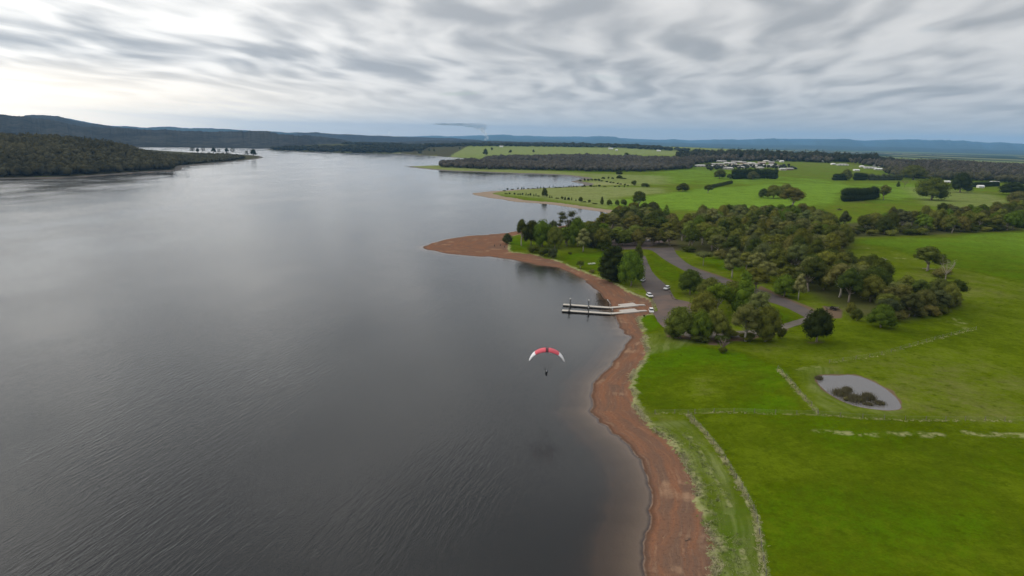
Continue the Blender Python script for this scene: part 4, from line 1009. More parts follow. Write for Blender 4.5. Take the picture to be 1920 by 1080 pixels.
# ------------------------------------------------------------------ far woods that read as one mass
def wood(name, label, pts_fn, n_try, spacing, hr, wr, mat, seed, leaf=1.3, leaves=26):
    r_ = np.random.default_rng(seed); cand = pts_fn(r_, n_try)
    z, d, s_, gb = relief(cand, True); ok = gb > 4; cand = cand[ok]; z = z[ok]
    cell = np.floor(cand / spacing).astype(np.int64); _, fi = np.unique(cell[:, 0]*100003 + cell[:, 1], return_index=True)
    cand = cand[fi]; z = z[fi]; n = len(cand)
    V0, F0 = ICO1; vs, fs, nv, lv = [], [], 0, []
    H = r_.uniform(*hr, n); Wd = r_.uniform(*wr, n)
    for i in range(n):
        for k in range(2):
            off = r_.normal(0, 0.16, 3)*Wd[i]; c_ = np.array([cand[i, 0]+off[0], cand[i, 1]+off[1], z[i] + H[i]*(0.42 + 0.16*k)])
            rd = np.array([Wd[i]*0.5, Wd[i]*0.5, H[i]*0.42]) * r_.uniform(0.65, 0.95)
            vs.append(V0*lump(V0, r_, 0.24)[:, None]*rd + c_); fs.append(F0+nv); nv += len(V0)
        dd = r_.normal(0, 1, (leaves, 3)); dd[:, 2] = np.abs(dd[:, 2]); dd /= np.linalg.norm(dd, axis=1, keepdims=True)
        pos = np.array([cand[i, 0], cand[i, 1], z[i]+H[i]*0.5]) + dd*np.array([Wd[i]*0.5, Wd[i]*0.5, H[i]*0.52])*r_.uniform(0.8, 1.08, leaves)[:, None]
        a = r_.normal(0, 1, (leaves, 3)); b = r_.normal(0, 1, (leaves, 3)); lf = leaf*(H[i]/15)
        lv.append(np.stack([pos-a*lf*0.5, pos+b*lf*0.5, pos+a*lf*0.5], 1).reshape(-1, 3))
    L = np.concatenate(lv); V = np.concatenate(vs+[L]); me = mesh_np(name, V, [np.concatenate(fs), np.arange(len(L)).reshape(-1, 3)+nv])
    return tag(obj(name, me, mat, None, 'stuff'), label)
def sector(px0, px1, d0, d1):
    def fn(r_, n):
        px = r_.uniform(px0, px1, n); D = np.sqrt(r_.uniform(d0**2, d1**2, n)); d = ray(px, np.full(n, 268)); h = d[:, :2]/np.linalg.norm(d[:, :2], axis=1, keepdims=True)
        return h*D[:, None]
    return fn
def in_px(poly_px):
    poly = ground_at(poly_px)[:, :2]
    def fn(r_, n):
        c_ = r_.uniform(poly.min(0), poly.max(0), (n, 2)); return c_[inside(c_, poly)]
    return fn
M_W1 = foliage_mat('left_forest', False, (0.052, 0.050, 0.026), (0.108, 0.100, 0.054), 0.10)
M_W2 = foliage_mat('brown_wood', False, (0.060, 0.054, 0.042), (0.125, 0.110, 0.084), 0.07)
M_W3 = foliage_mat('dark_wood', False, (0.028, 0.034, 0.022), (0.060, 0.062, 0.038), 0.07)
wood('forest', 'dark eucalypt forest covering the left peninsula', sector(-190, 346, 1060, 1820), 22000, 9.5, (11, 19), (11, 17), M_W1, 1, 1.6, 30)
wood('spit_scrub', 'low dark scrub along the left spit', in_px([(325,312),(340,297),(370,291.5),(430,293),(462,297),(440,301.5),(400,306),(370,309)]), 5000, 7, (6, 12), (8, 13), M_W1, 2)
wood('far_wood', 'brown leafless wood between the lake and the farm hill', in_px([(826,314),(838,308),(940,306),(1010,309),(1020,297),(1090,294),(1160,297),(1270,300),(1300,306),(1295,317),(1200,322),(1100,321.5),(1000,319),(900,317)]), 26000, 13, (10, 16), (13, 19), M_W2, 3)
wood('hedge_wood', 'dark strip of wood at the foot of the farm hill', in_px([(905,302),(925,298),(985,297),(1040,297),(1060,303),(1000,303),(940,303)]), 9000, 14, (11, 17), (14, 20), M_W2, 4)
wood('promontory_wood', 'dark wooded promontory across the middle of the lake', in_px([(506,281),(540,278.5),(640,277.5),(740,277.5),(800,278),(790,283),(740,286),(640,285.5),(560,283.5)]), 16000, 26, (12, 20), (24, 34), M_W3, 5)
wood('farm_skyline_wood', 'dark woods along the top of the farm hill', in_px([(700,277),(780,274.5),(860,272.5),(1000,272.5),(1100,273),(1180,275),(1330,287),(1260,283),(1160,277.5),(1000,274.8),(860,274.5),(790,277)]), 30000, 30, (13, 20), (26, 38), M_W3, 6)
wood('township_wood', 'brown and dark trees massed behind the township', in_px([(1270,309),(1300,299),(1380,297),(1480,298.5),(1560,306),(1640,309),(1720,312),(1800,314),(1925,318),(1925,340),(1860,338),(1790,334),(1700,331),(1660,316),(1600,307),(1560,306),(1500,303.5),(1420,302.5),(1340,304),(1310,309)]), 26000, 13, (12, 23), (12, 19), M_W2, 7)
wood('township_skyline', 'dark taller trees on the skyline behind the township', in_px([(1270,297),(1330,294),(1420,294),(1500,298),(1640,303),(1640,306),(1500,303),(1400,300),(1280,301)]), 9000, 17, (17, 30), (15, 24), M_W3, 8)
wood('right_wood', 'olive and brown wood at the right below the mountains', in_px([(1655,322),(1700,318),(1800,320),(1925,326),(1925,346),(1860,341),(1790,338),(1700,335)]), 9000, 13, (10, 20), (11, 18), M_W1, 17)
wood('valley_woods', 'scattered dark woods on the far right plain', in_px([(1500,298),(1640,301),(1780,308),(1925,313),(1925,316),(1780,311),(1640,305),(1500,301)]), 5000, 22, (12, 18), (20, 34), M_W3, 9)
wood('township_gardens', 'garden trees between the houses of the township', in_px([(1320,312),(1480,312),(1495,318),(1440,316),(1330,319)]), 300, 15, (6, 10), (6, 11), M_W3, 10)
wood('far_bank_wood', 'dark trees along the far end of the lake', in_px([(640,270.5),(700,270.5),(760,273),(740,274.5),(660,271.5)]), 5000, 24, (10, 18), (20, 30), M_W3, 11)

# ------------------------------------------------------------------ houses
M_WALLS = [simple_mat('wall_cream', (0.52, 0.48, 0.41), 0.8, 0.1), simple_mat('wall_brick', (0.30, 0.20, 0.15), 0.85, 0.15), simple_mat('wall_white', (0.70, 0.69, 0.66), 0.7, 0.06)]
M_ROOFS = [simple_mat('roof_pale', (0.52, 0.50, 0.47), 0.5, 0.1), simple_mat('roof_grey', (0.36, 0.34, 0.32), 0.55, 0.15), simple_mat('roof_white', (0.80, 0.79, 0.76), 0.45, 0.05), simple_mat('roof_tan', (0.42, 0.35, 0.29), 0.6, 0.15)]
M_GLASS = simple_mat('window_glass', (0.03, 0.035, 0.04), 0.15, 0.1, spec=0.6)
def house_meshes(hip):
    bm = bmesh.new(); box(bm, (0, 0, 1.35), (1, 1, 2.7)); wall = bm_mesh(bm, 'house_wall')
    bm = bmesh.new(); e = 0.56; i_ = 0.25 if hip else 0.0
    b = [bm.verts.new((x, y, 2.62)) for x, y in ((-e, -e), (e, -e), (e, e), (-e, e))]
    u = [bm.verts.new((x, y, 2.74)) for x, y in ((-e, -e), (e, -e), (e, e), (-e, e))]
    r1, r2 = bm.verts.new((-e+i_, 0, 4.6)), bm.verts.new((e-i_, 0, 4.6))
    bm.faces.new(b[::-1])
    for k in range(4): bm.faces.new((b[k], b[(k+1) % 4], u[(k+1) % 4], u[k]))
    bm.faces.new((u[0], u[1], r2, r1)); bm.faces.new((u[2], u[3], r1, r2)); bm.faces.new((u[1], u[2], r2)); bm.faces.new((u[3], u[0], r1))
    roof = bm_mesh(bm, 'house_roof')
    wins = []
    for x in (-0.28, 0.02, 0.30):
        bm = bmesh.new(); box(bm, (x, -0.503, 1.5), (0.14, 0.012, 1.2)); wins.append(bm_mesh(bm, 'house_window'))
    return wall, roof, wins
HM = [house_meshes(True), house_meshes(False)]
house_meshes_cache = {}
def house(P, wd, dp, rz, wi, ri, label, hip=0, group=None, hs=1.0, name='house', cat='house'):
    o = thing(name, label, cat, tuple(P), rz, group); wall, roof, wins = HM[hip]
    for nm, me, mt, keyi in [('wall', wall, M_WALLS[wi], ('w', hip, wi)), ('roof', roof, M_ROOFS[ri], ('r', hip, ri))]:
        if keyi not in house_meshes_cache: c_ = me.copy(); c_.materials.append(mt); house_meshes_cache[keyi] = c_
        q = obj(nm, house_meshes_cache[keyi], None, o); q.scale = (wd, dp, hs)
    for wm in wins:
        if len(wm.materials) == 0: wm.materials.append(M_GLASS)
        q = obj('window', wm, None, o); q.scale = (wd, dp, hs)
    return o
town = [(220,290,180),(470,265,110),(430,300,80),(570,300,150),(530,212,50),(600,210,80),(670,245,90),(790,222,80),(760,250,110),(850,282,220),(890,225,60),(950,235,50),(1060,245,50),(1110,290,120),(1110,250,70),(1260,240,100),(1270,280,90),
 (1350,290,60),(1235,325,80),(1430,235,40),(1460,275,130),(1550,300,90),(1620,350,90),(1725,345,110),(905,120,50),(1310,110,70),(1340,210,70),(1740,185,60),(720,335,80),(640,330,50),(910,315,60),(1180,270,60),(1010,300,60),(1000,265,70),(1400,300,70),(560,265,70),(1190,300,70)]
Gt = ground_at([(1290+u/9.143, 281+v/9.143) for u, v, w_ in town]); kt = metres_per_px(Gt)
for i, ((u, v, w_), p, q) in enumerate(zip(town, Gt, kt)):
    wi = [0, 2, 0, 1][i % 4]; ri = [0, 1, 0, 3, 0, 1][i % 6]; side = 'left' if u < 700 else 'middle' if u < 1200 else 'right'; row_ = 'front' if v > 285 else 'middle' if v > 230 else 'back'
    house(p, max(14, w_/9.143*q*1.15), random.uniform(11, 15), random.uniform(-0.35, 0.35), wi, ri, '%s roofed house in the %s row at the %s of the township' % (['pale', 'grey', 'white', 'tan'][ri], row_, side), i % 2, 'houses of the township', 1.25)
ext = [(1440,100,120,2,'white roofed building highest up among the trees behind the township'),(1515,192,130,2,'long bright white roofed hall right above the township'),(1605,212,50,2,'small white roofed house beside the long white hall')]
Gt = ground_at([(1290+u/9.143, 281+v/9.143) for u, v, *_ in ext]); kt = metres_per_px(Gt)
for (u, v, w_, ri, lb), p, q in zip(ext, Gt, kt): house(p, w_/9.143*q, 12, 0.1, 2, ri, lb, 1, None, 1.2)
right = [(345,342,170),(570,434,80),(660,372,60),(790,392,170),(900,352,90),(975,367,70),(940,414,140),(1010,322,120),(190,332,40),(30,287,40)]
nm_ = ['long pale house at the left of the right hand group','white house alone in front of the right hand group','small white house in the right hand group above the shed','long low pale house in the middle of the right hand group','pale house left of two at the back of the right hand group',
 'pale house right of two at the back of the right hand group','long white shed at the right end of the right hand group','tan house at the very back of the right hand group','tiny white house among the trees left of the right hand group','leftmost small white house between the two housing groups']
Gt = ground_at([(1540+u/8.727, 271+v/8.727) for u, v, w_ in right]); kt = metres_per_px(Gt)
for i, ((u, v, w_), p, q) in enumerate(zip(right, Gt, kt)): house(p, max(10, w_/8.727*q), 11, random.uniform(-.3, .3), 2, [0, 2, 2, 0, 2, 2, 2, 3, 2, 2][i], nm_[i], i % 2)
farm = [(1060,274,9,'white farmhouse at the far left of the farm hill skyline'),(1145,280,8,'white farm shed in the middle of the farm hill'),(1156,283,4,'small white shed right of the farm shed on the hill'),(1235,284,7,'pale farm building at the right end of the farm hill'),(940,276,6,'small white farmhouse beside the trees on the left farm hill'),
 (1838,352,9,'white roofed farmhouse left of the blackish tree'),(1775,343,10,'bright white shed behind the very large olive tree'),(1864,344,14,'grey roofed house behind the low black hedge')]
Gt = ground_at([(a_, b_) for a_, b_, *_ in farm]); kt = metres_per_px(Gt)
for (a_, b_, w_, lb), p, q in zip(farm, Gt, kt): house(p, max(9, w_*q), max(8, w_*q*0.5), random.uniform(-.3, .3), 2, 2, lb, 1, None, 1.0 + (q > 2)*0.5)
G1 = ground_at([(1222,413),(1136,455)])
house(G1[0], 9, 6, 0.2, 0, 2, 'white roofed amenities block hidden among the inlet trees', 1)
house(G1[1], 8, 5, 0.0, 0, 1, 'small grey roofed shelter under the trees by the parking area', 1)

# ------------------------------------------------------------------ boat ramp jetties
M_DECK = simple_mat('weathered_deck', (0.50, 0.46, 0.40), 0.8, 0.18, 1.5); M_FLOAT = simple_mat('dark_float', (0.05, 0.048, 0.045), 0.6, 0.2)
M_CONC = simple_mat('pale_concrete', (0.46, 0.42, 0.38), 0.85, 0.12, 0.8); M_STEEL = simple_mat('dark_pile', (0.06, 0.055, 0.05), 0.5, 0.25); M_WHITE = simple_mat('white_paint', (0.78, 0.77, 0.74), 0.4, 0.05)
def jetty(far_px, mid_px, plat0, plat1, land_px, label):
    a, b, c_, d_, e_ = flat([far_px, mid_px, plat0, plat1, land_px], 0.9)
    o = thing('floating_jetty', label, 'jetty', (*b, 0.0), 0, 'boat ramp jetties')
    def deck(nm, p, q, w_, z0, z1, th, mat, par):
        p = np.array(p) - b; q = np.array(q) - b; L = np.linalg.norm(q-p); ang = math.atan2(q[1]-p[1], q[0]-p[0]); bm = bmesh.new()
        vs = box(bm, (0, 0, 0), (L, w_, th)); pit = math.atan2(z1-z0, L)
        bmesh.ops.transform(bm, matrix=Matrix.Translation(((p[0]+q[0])/2, (p[1]+q[1])/2, (z0+z1)/2 - th/2)) @ Matrix.Rotation(ang, 4, 'Z') @ Matrix.Rotation(-pit, 4, 'Y'), verts=bm.verts)
        return obj(nm, bm_mesh(bm, nm, bevel=0.02), mat, par)
    n = 6
    for i in range(n):
        p = a + (b-a)*i/n; q = a + (b-a)*(i+0.985)/n
        s_ = deck('deck_section', p, q, 2.5, 0.55, 0.55, 0.2, M_DECK, o); deck('float', p + (q-p)*0.04, q - (q-p)*0.04, 2.2, 0.345, 0.345, 0.6, M_FLOAT, s_)
        sd_ = np.array([-(q-p)[1], (q-p)[0]])/np.linalg.norm(q-p)
        for sg in (-1, 1): deck('edge_rail', p + sd_*1.29*sg, q + sd_*1.29*sg, 0.07, 0.60, 0.60, 0.16, M_CONC, s_)
    zl = [0.72, 1.1, 1.75, 2.3]; zs = relief(np.array([c_, d_, e_])) + 0.45
    deck('gangway', b, c_, 2.1, 0.56, zs[0], 0.25, M_DECK, o)
    wdv = np.array([-(d_-c_)[1], (d_-c_)[0]])/np.linalg.norm(d_-c_)*1.3
    deck('landing_platform', c_ + wdv, d_ + wdv, 5.2, zs[0]+0.03, zs[1]+0.03, 0.5, M_CONC, o)
    deck('abutment_slab', d_, e_, 1.8, zs[1], zs[2]-0.2, 0.4, M_CONC, o)
    return o
jetty((1056,569),(1143,575),(1167,574),(1195,572),(1209,571.5), 'upper floating jetty, farther from the camera, with pale landing platform')
jetty((1054,580),(1146,586),(1168,584.5),(1197,583),(1212,582), 'lower floating jetty, nearer the camera, with pale landing platform')
def pile(px, py, hm, r_, lab, lean=0.0, mat=None):
    p = flat([(px, py)], 0.0)[0]; o = thing('mooring_pile', lab, 'pile', (*p, 0), 0, 'piles holding the jetties')
    bm = bmesh.new(); tube(bm, [(0, 0, -3), (0, 0, hm*0.5), (lean, 0, hm)], r_, 10); obj('shaft', bm_mesh(bm, 'pile_shaft', True), mat or M_STEEL, o)
    bm = bmesh.new(); tube(bm, [(lean, 0, hm-0.05), (lean, 0, hm+0.22), (lean, 0, hm+0.4)], [r_*1.25, r_*1.2, 0.03], 10); obj('cap', bm_mesh(bm, 'pile_cap', True), M_WHITE, o)
    bm = bmesh.new(); box(bm, (0, -0.3, 0.75), (r_*2+0.5, r_*2+0.7, 0.22)); obj('guide_collar', bm_mesh(bm, 'guide_collar', bevel=0.03), M_STEEL, o)
pile(1069, 574.5, 3.3, 0.2, 'dark pile nearest the lake end of the upper jetty'); pile(1103.5, 577, 3.3, 0.2, 'dark pile halfway along the upper jetty')
pile(1067, 586, 3.0, 0.2, 'dark pile nearest the lake end of the lower jetty'); pile(1103, 590, 3.0, 0.2, 'dark pile halfway along the lower jetty')
pile(1144, 574, 2.6, 0.18, 'pale leaning pile where the upper jetty meets the shore', -1.2, M_CONC); pile(1148, 585.5, 1.9, 0.18, 'short pale pile where the lower jetty meets the shore', 0, M_CONC)

# ------------------------------------------------------------------ vehicles
M_RUBBER = simple_mat('tyre_rubber', (0.02, 0.02, 0.02), 0.8, 0.1); M_RIM = simple_mat('wheel_rim', (0.35, 0.35, 0.36), 0.35, 0.1, metal=0.6)
M_RED = simple_mat('tail_light', (0.45, 0.02, 0.02), 0.3, 0.1); M_LAMP = simple_mat('head_light', (0.75, 0.75, 0.72), 0.2, 0.05)
PAINT = {'white': simple_mat('white_car_paint', (0.80, 0.80, 0.79), 0.25, 0.03, spec=0.5), 'silver': simple_mat('silver_car_paint', (0.45, 0.46, 0.47), 0.3, 0.03, spec=0.5), 'blue': simple_mat('dark_car_paint', (0.06, 0.08, 0.12), 0.3, 0.05, spec=0.5)}
CARM = {}
def car_meshes():
    prof = [(-2.3, .42), (-2.32, .78), (-2.25, .98), (-1.0, 1.02), (2.2, 1.02), (2.3, .85), (2.3, .42)]      # nose at -x
    bm = bmesh.new(); L = []
    for y in (-.92, .92): L.append([bm.verts.new((x, y, z)) for x, z in prof])
    n = len(prof)
    for i in range(n): bm.faces.new((L[0][i], L[0][(i+1) % n], L[1][(i+1) % n], L[1][i]))
    bm.faces.new(L[0]); bm.faces.new(L[1][::-1]); body = bm_mesh(bm, 'car_body', bevel=0.06)
    cab = [(-1.15, 1.0), (-.45, 1.62), (1.75, 1.64), (2.2, 1.0)]; bm = bmesh.new(); L = []
    for y, k in ((-.88, 1), (.88, 1)): L.append([bm.verts.new((x, y*(0.82 if z > 1.3 else 1), z)) for x, z in cab])
    for i in range(4): bm.faces.new((L[0][i], L[0][(i+1) % 4], L[1][(i+1) % 4], L[1][i]))
    bm.faces.new(L[0]); bm.faces.new(L[1][::-1]); cabin = bm_mesh(bm, 'car_cabin', bevel=0.03)
    bm = bmesh.new(); box(bm, (.66, 0, 1.665), (2.15, 1.46, .06)); roof = bm_mesh(bm, 'car_roof', bevel=0.025)
    bm = bmesh.new(); tube(bm, [(0, -.11, 0), (0, .11, 0)], .35, 14); tyre = bm_mesh(bm, 'car_tyre')
    bm = bmesh.new(); tube(bm, [(0, -.12, 0), (0, .12, 0)], .2, 10); rim = bm_mesh(bm, 'car_rim')
    bm = bmesh.new(); box(bm, (0, 0, 0), (.05, .34, .16)); lamp = bm_mesh(bm, 'car_lamp')
    return body, cabin, roof, tyre, rim, lamp
CB = car_meshes()
for me, mt in ((CB[1], M_GLASS), (CB[3], M_RUBBER), (CB[4], M_RIM)): me.materials.append(mt)
def car(P, rz, paint, label, group='cars parked round the ramp', scale=1.0):
    o = thing('parked_car', label, 'car', tuple(P), rz, group); o.scale = (scale,)*3
    for k in (0, 2):
        if (k, paint) not in CARM: c_ = CB[k].copy(); c_.materials.append(PAINT[paint]); CARM[(k, paint)] = c_
    obj('body', CARM[(0, paint)], None, o); obj('windows', CB[1], None, o); obj('roof', CARM[(2, paint)], None, o)
    for x in (-1.42, 1.42):
        for y in (-.84, .84):
            w_ = obj('wheel', CB[3], None, o); w_.location = (x, y, .35); obj('rim', CB[4], None, w_)
    for x, nm, mt in ((-2.31, 'headlight', M_LAMP), (2.31, 'tail_light', M_RED)):
        if nm not in CARM: c_ = CB[5].copy(); c_.materials.append(mt); CARM[nm] = c_
        for y in (-.66, .66): q = obj(nm, CARM[nm], None, o); q.location = (x, y, .82)
    return o
cars = [(1218,557,1.75,'white','white car parked on the left edge of the road above the ramp'),(1250,543,1.05,'white','white car parked on the right side of the road by the lawn'),(1221,586,1.45,'white','white car at the head of the lower jetty'),(1205,528,1.2,'silver','silver car half hidden beside the big green tree'),
 (1181,451,0.2,'white','left white car parked in the shade under the inlet trees'),(1207,453,0.1,'white','white car in the middle of the shaded parking'),(1220,453,0.0,'silver','silver car right of the white one in the shaded parking')]
Gc = ground_at([(a_, b_) for a_, b_, *_ in cars])
for (a_, b_, rz, pc, lb), p in zip(cars, Gc): car((p[0], p[1], p[2]+0.09), rz, pc, lb)

# ------------------------------------------------------------------ paraglider
M_WRED = simple_mat('red_nylon', (0.64, 0.085, 0.115), 0.5, 0.06); M_WWHITE = simple_mat('white_nylon', (0.80, 0.78, 0.80), 0.5, 0.04); M_WDARK = simple_mat('dark_nylon', (0.085, 0.022, 0.03), 0.6, 0.1); M_LINE = simple_mat('line', (0.10, 0.10, 0.10), 0.7, 0.1)
M_BLACK = simple_mat('black_harness', (0.012, 0.012, 0.014), 0.7, 0.2); M_SUIT = simple_mat('flying_suit', (0.03, 0.032, 0.04), 0.8, 0.2); M_HELM = simple_mat('helmet', (0.55, 0.55, 0.55), 0.35, 0.05)
dw = ray([1024.5], [699])[0]; PIL = np.array([0, 0, CAM_H]) + dw*186.0
pg = thing('paraglider', 'red and white paraglider wing flying low over the lake', 'paraglider', tuple(PIL), R(-2))
NS, RAD, HALF = 33, 4.9, R(67)
def station(i):
    a = -HALF + 2*HALF*i/(NS-1); u = a/HALF; ch = 2.7*math.sqrt(max(0.06, 1-(abs(u)**2.4)*0.86)); x_ = math.sin(a)*RAD*1.03; z_ = 6.3 - RAD*0.86 + math.cos(a)*RAD*0.86 - 0.35*(abs(u)**3)
    return a, u, ch, x_, z_
AF = [(0, 0), (.02, .035), (.08, .075), (.2, .11), (.35, .12), (.55, .095), (.8, .045), (1, 0)]; AB = [(0, 0), (.03, -.03), (.15, -.035), (.4, -.03), (.75, -.015), (1, 0)]
def wing_part(nm, table, sel, mat, th=1.0):
    V, F = [], []; m_ = len(table); rows = [i for i in range(NS) if sel(station(i)[1])]
    for i in rows:
        a, u, ch, x_, z_ = station(i); puff = 1.0
        for c_, t_ in table:
            yy = -ch*0.36 + c_*ch; zz = t_*ch*1.25*puff; pit = R(10)     # nose towards -y (the camera)
            y2 = yy*math.cos(pit) - zz*math.sin(pit); z2 = yy*math.sin(pit) + zz*math.cos(pit)
            V.append((x_ + math.sin(a)*z2, y2, z_ + math.cos(a)*z2))
    n = len(rows)
    for i in range(n-1):
        for j in range(m_-1): F.append((i*m_+j, i*m_+j+1, (i+1)*m_+j+1, (i+1)*m_+j))
    me = mesh_np(nm, np.array(V), [np.array(F)]); shade_smooth(me); return obj(nm, me, mat, pg)
for lo_, hi_, mt, lb in ((-1.01, -.56, M_WWHITE, 'white wing tip at the left'), (-.62, -.02, M_WRED, 'red left half of the wing'), (.0, .62, M_WRED, 'red right half of the wing'), (.56, 1.01, M_WWHITE, 'white wing tip at the right')):
    wing_part('upper_panel', AF, lambda u, lo_=lo_, hi_=hi_: lo_ <= u <= hi_, mt)['label'] = lb
wing_part('center_cell', AF, lambda u: abs(u) <= .07, M_WDARK).location = (0, 0, 0.006)
wing_part('lower_panel', AB, lambda u: True, M_WDARK)['label'] = 'dark underside of the wing'
for i in range(1, NS-1, 2):
    a, u, ch, x_, z_ = station(i)
    for c_ in (0.1, 0.6):
        bm = bmesh.new(); tube(bm, [(x_, -ch*0.36+c_*ch, z_-0.02), (0.22*(1 if u > 0 else -1), 0.0, 0.75)], 0.006, 4); obj('suspension_line', bm_mesh(bm, 'line'), M_LINE, pg)
for sx in (-1, 1):
    bm = bmesh.new(); box(bm, (0.22*sx, 0, 0.5), (0.05, 0.03, 0.5)); obj('riser', bm_mesh(bm, 'riser'), M_BLACK, pg)
bm = bmesh.new(); box(bm, (0, 0.12, -0.25), (0.58, 0.5, 0.75)); box(bm, (0, -0.25, -0.48), (0.56, 0.7, 0.32)); box(bm, (0, 0.42, -0.15), (0.5, 0.2, 0.6))
obj('harness', bm_mesh(bm, 'harness', bevel=0.07), M_BLACK, pg)
# pilot: seated, arms raised to the risers, facing the camera side
pe = thing('person', 'pilot in dark suit and pale helmet seated under the wing, arms raised', 'person', tuple(PIL), R(-2))
sk = bpy.data.meshes.new('pilot_body')
jn = {'pel': (0, 0, -.35, .17), 'chest': (0, .04, .02, .19), 'neck': (0, .03, .26, .075), 'head': (0, .01, .38, .105), 'crown': (0, 0, .50, .09)}
ed = [('pel', 'chest'), ('chest', 'neck'), ('neck', 'head'), ('head', 'crown')]
for s_, k in ((-1, 'l'), (1, 'r')):
    jn.update({'sh'+k: (.20*s_, .04, .16, .085), 'el'+k: (.36*s_, -.10, .30, .06), 'wr'+k: (.27*s_, -.08, .58, .042), 'ha'+k: (.25*s_, -.08, .67, .035), 'hip'+k: (.11*s_, -.08, -.38, .12), 'kn'+k: (.15*s_, -.50, -.32, .085), 'an'+k: (.14*s_, -.72, -.66, .055), 'ft'+k: (.15*s_, -.90, -.66, .045)})
    ed += [('chest', 'sh'+k), ('sh'+k, 'el'+k), ('el'+k, 'wr'+k), ('wr'+k, 'ha'+k), ('pel', 'hip'+k), ('hip'+k, 'kn'+k), ('kn'+k, 'an'+k), ('an'+k, 'ft'+k)]
    for q in range(5):
        f1, f2 = 'f%d%s' % (q, k), 'g%d%s' % (q, k)
        if q < 4: jn[f1] = ((.215+.022*q)*s_, -.10, .70, .011); jn[f2] = ((.215+.022*q)*s_, -.135, .675, .009)
        else: jn[f1] = (.20*s_, -.10, .655, .012); jn[f2] = (.19*s_, -.13, .67, .010)
        ed += [('ha'+k, f1), (f1, f2)]
ks = list(jn); sk.from_pydata([jn[k][:3] for k in ks], [(ks.index(a_), ks.index(b_)) for a_, b_ in ed], [])
po = obj('body', sk, M_SUIT, pe); sk.materials.clear()
md = po.modifiers.new('skin', 'SKIN'); sk.skin_vertices[0].data[0].use_root = True
for i, k in enumerate(ks): sk.skin_vertices[0].data[i].radius = (jn[k][3], jn[k][3])
po.modifiers.new('sub', 'SUBSURF').levels = 1
sk.materials.append(M_SUIT)
bm = bmesh.new(); bmesh.ops.create_uvsphere(bm, u_segments=16, v_segments=10, radius=0.155, matrix=Matrix.Translation((0, 0.015, .43)) @ Matrix.Diagonal((1, 1.12, 1.02, 1)))
hm_ = obj('helmet', bm_mesh(bm, 'helmet', True), M_HELM, pe)
bm = bmesh.new(); box(bm, (0, -.155, .42), (.17, .05, .10)); obj('visor', bm_mesh(bm, 'visor', bevel=0.02), M_BLACK, hm_)

# ------------------------------------------------------------------ fences
M_POST = simple_mat('weathered_post', (0.17, 0.15, 0.12), 0.9, 0.25); M_WIRE = simple_mat('wire', (0.30, 0.30, 0.29), 0.5, 0.1)
pm = bmesh.new(); box(pm, (0, 0, 0.45), (0.13, 0.13, 1.5)); PM = bm_mesh(pm, 'post', bevel=0.02); PM.materials.append(M_POST)
def fence(key, step, label):
    L = smooth(ground_at(FENCES_PX[key])[:, :2], 8); cum = np.concatenate([[0], np.cumsum(np.linalg.norm(np.diff(L, axis=0), axis=1))])
    n = int(cum[-1]/step); s_ = np.linspace(0, cum[-1], n+1); P = np.stack([np.interp(s_, cum, L[:, 0]), np.interp(s_, cum, L[:, 1])], 1); z = relief(P)
    o = thing('wire_fence', label, 'fence', (*P[0], z[0]), 0, 'paddock fences')
    for p, zz in zip(P, z): q = obj('post', PM, None, o); q.location = (p[0]-P[0, 0], p[1]-P[0, 1], zz-z[0]); q.rotation_euler = (random.gauss(0, .04), random.gauss(0, .04), random.random())
    for hgt in (0.35, 0.65, 0.95, 1.12):
        bm = bmesh.new(); tube(bm, [(p[0]-P[0, 0], p[1]-P[0, 1], zz-z[0]+hgt) for p, zz in zip(P, z)], 0.006, 3); obj('wire', bm_mesh(bm, 'wire'), M_WIRE, o)
fence('a', 4.0, 'wire fence beside the red shore in the near right corner'); fence('b', 5.0, 'long wire fence running across the picture below the pond')
fence('c', 4.0, 'short wire fence left of the pond'); fence('d', 6.0, 'wire fence climbing away above the pond to the right')

# ------------------------------------------------------------------ long dry grass: tufts along fences and the bank
def tufts(name, label, pts, col, hmean, seed, spread, blades=9):
    r_ = np.random.default_rng(seed); n = len(pts); P = np.repeat(pts + r_.normal(0, spread, (n, 2)), blades, 0); z = np.repeat(relief(pts), blades)
    m_ = len(P); P = P + r_.normal(0, 0.22, (m_, 2)); a = r_.uniform(0, 6.28, m_); wv_ = r_.uniform(0.06, 0.16, m_); h = r_.gamma(6, hmean/6, m_); ln = r_.normal(0, 1.1, (m_, 2))*h[:, None]
    b0 = np.stack([P[:, 0]-np.cos(a)*wv_, P[:, 1]-np.sin(a)*wv_, z-0.05], 1); b1 = np.stack([P[:, 0]+np.cos(a)*wv_, P[:, 1]+np.sin(a)*wv_, z-0.05], 1); tp = np.stack([P[:, 0]+ln[:, 0], P[:, 1]+ln[:, 1], z+h], 1)
    V = np.stack([b0, b1, tp], 1).reshape(-1, 3); me = mesh_np(name, V, [np.arange(len(V)).reshape(-1, 3)])
    return tag(obj(name, me, foliage_mat(name, False, tuple(v*0.75 for v in col), tuple(v*1.2 for v in col), 0.6), None, 'stuff'), label)
def along(px, n, z=None):
    L = smooth(ground_at(px)[:, :2], 8); cum = np.concatenate([[0], np.cumsum(np.linalg.norm(np.diff(L, axis=0), axis=1))]); s_ = rng.uniform(0, cum[-1], n)
    return np.stack([np.interp(s_, cum, L[:, 0]), np.interp(s_, cum, L[:, 1])], 1)
tufts('dry_grass', 'long pale dead grass along the paddock fences', np.concatenate([along(FENCES_PX['a'], 420), along(FENCES_PX['c'], 130), along(FENCES_PX['b'], 120), along(FENCES_PX['d'], 60)]), (0.36, 0.34, 0.18), 0.15, 3, 0.35)
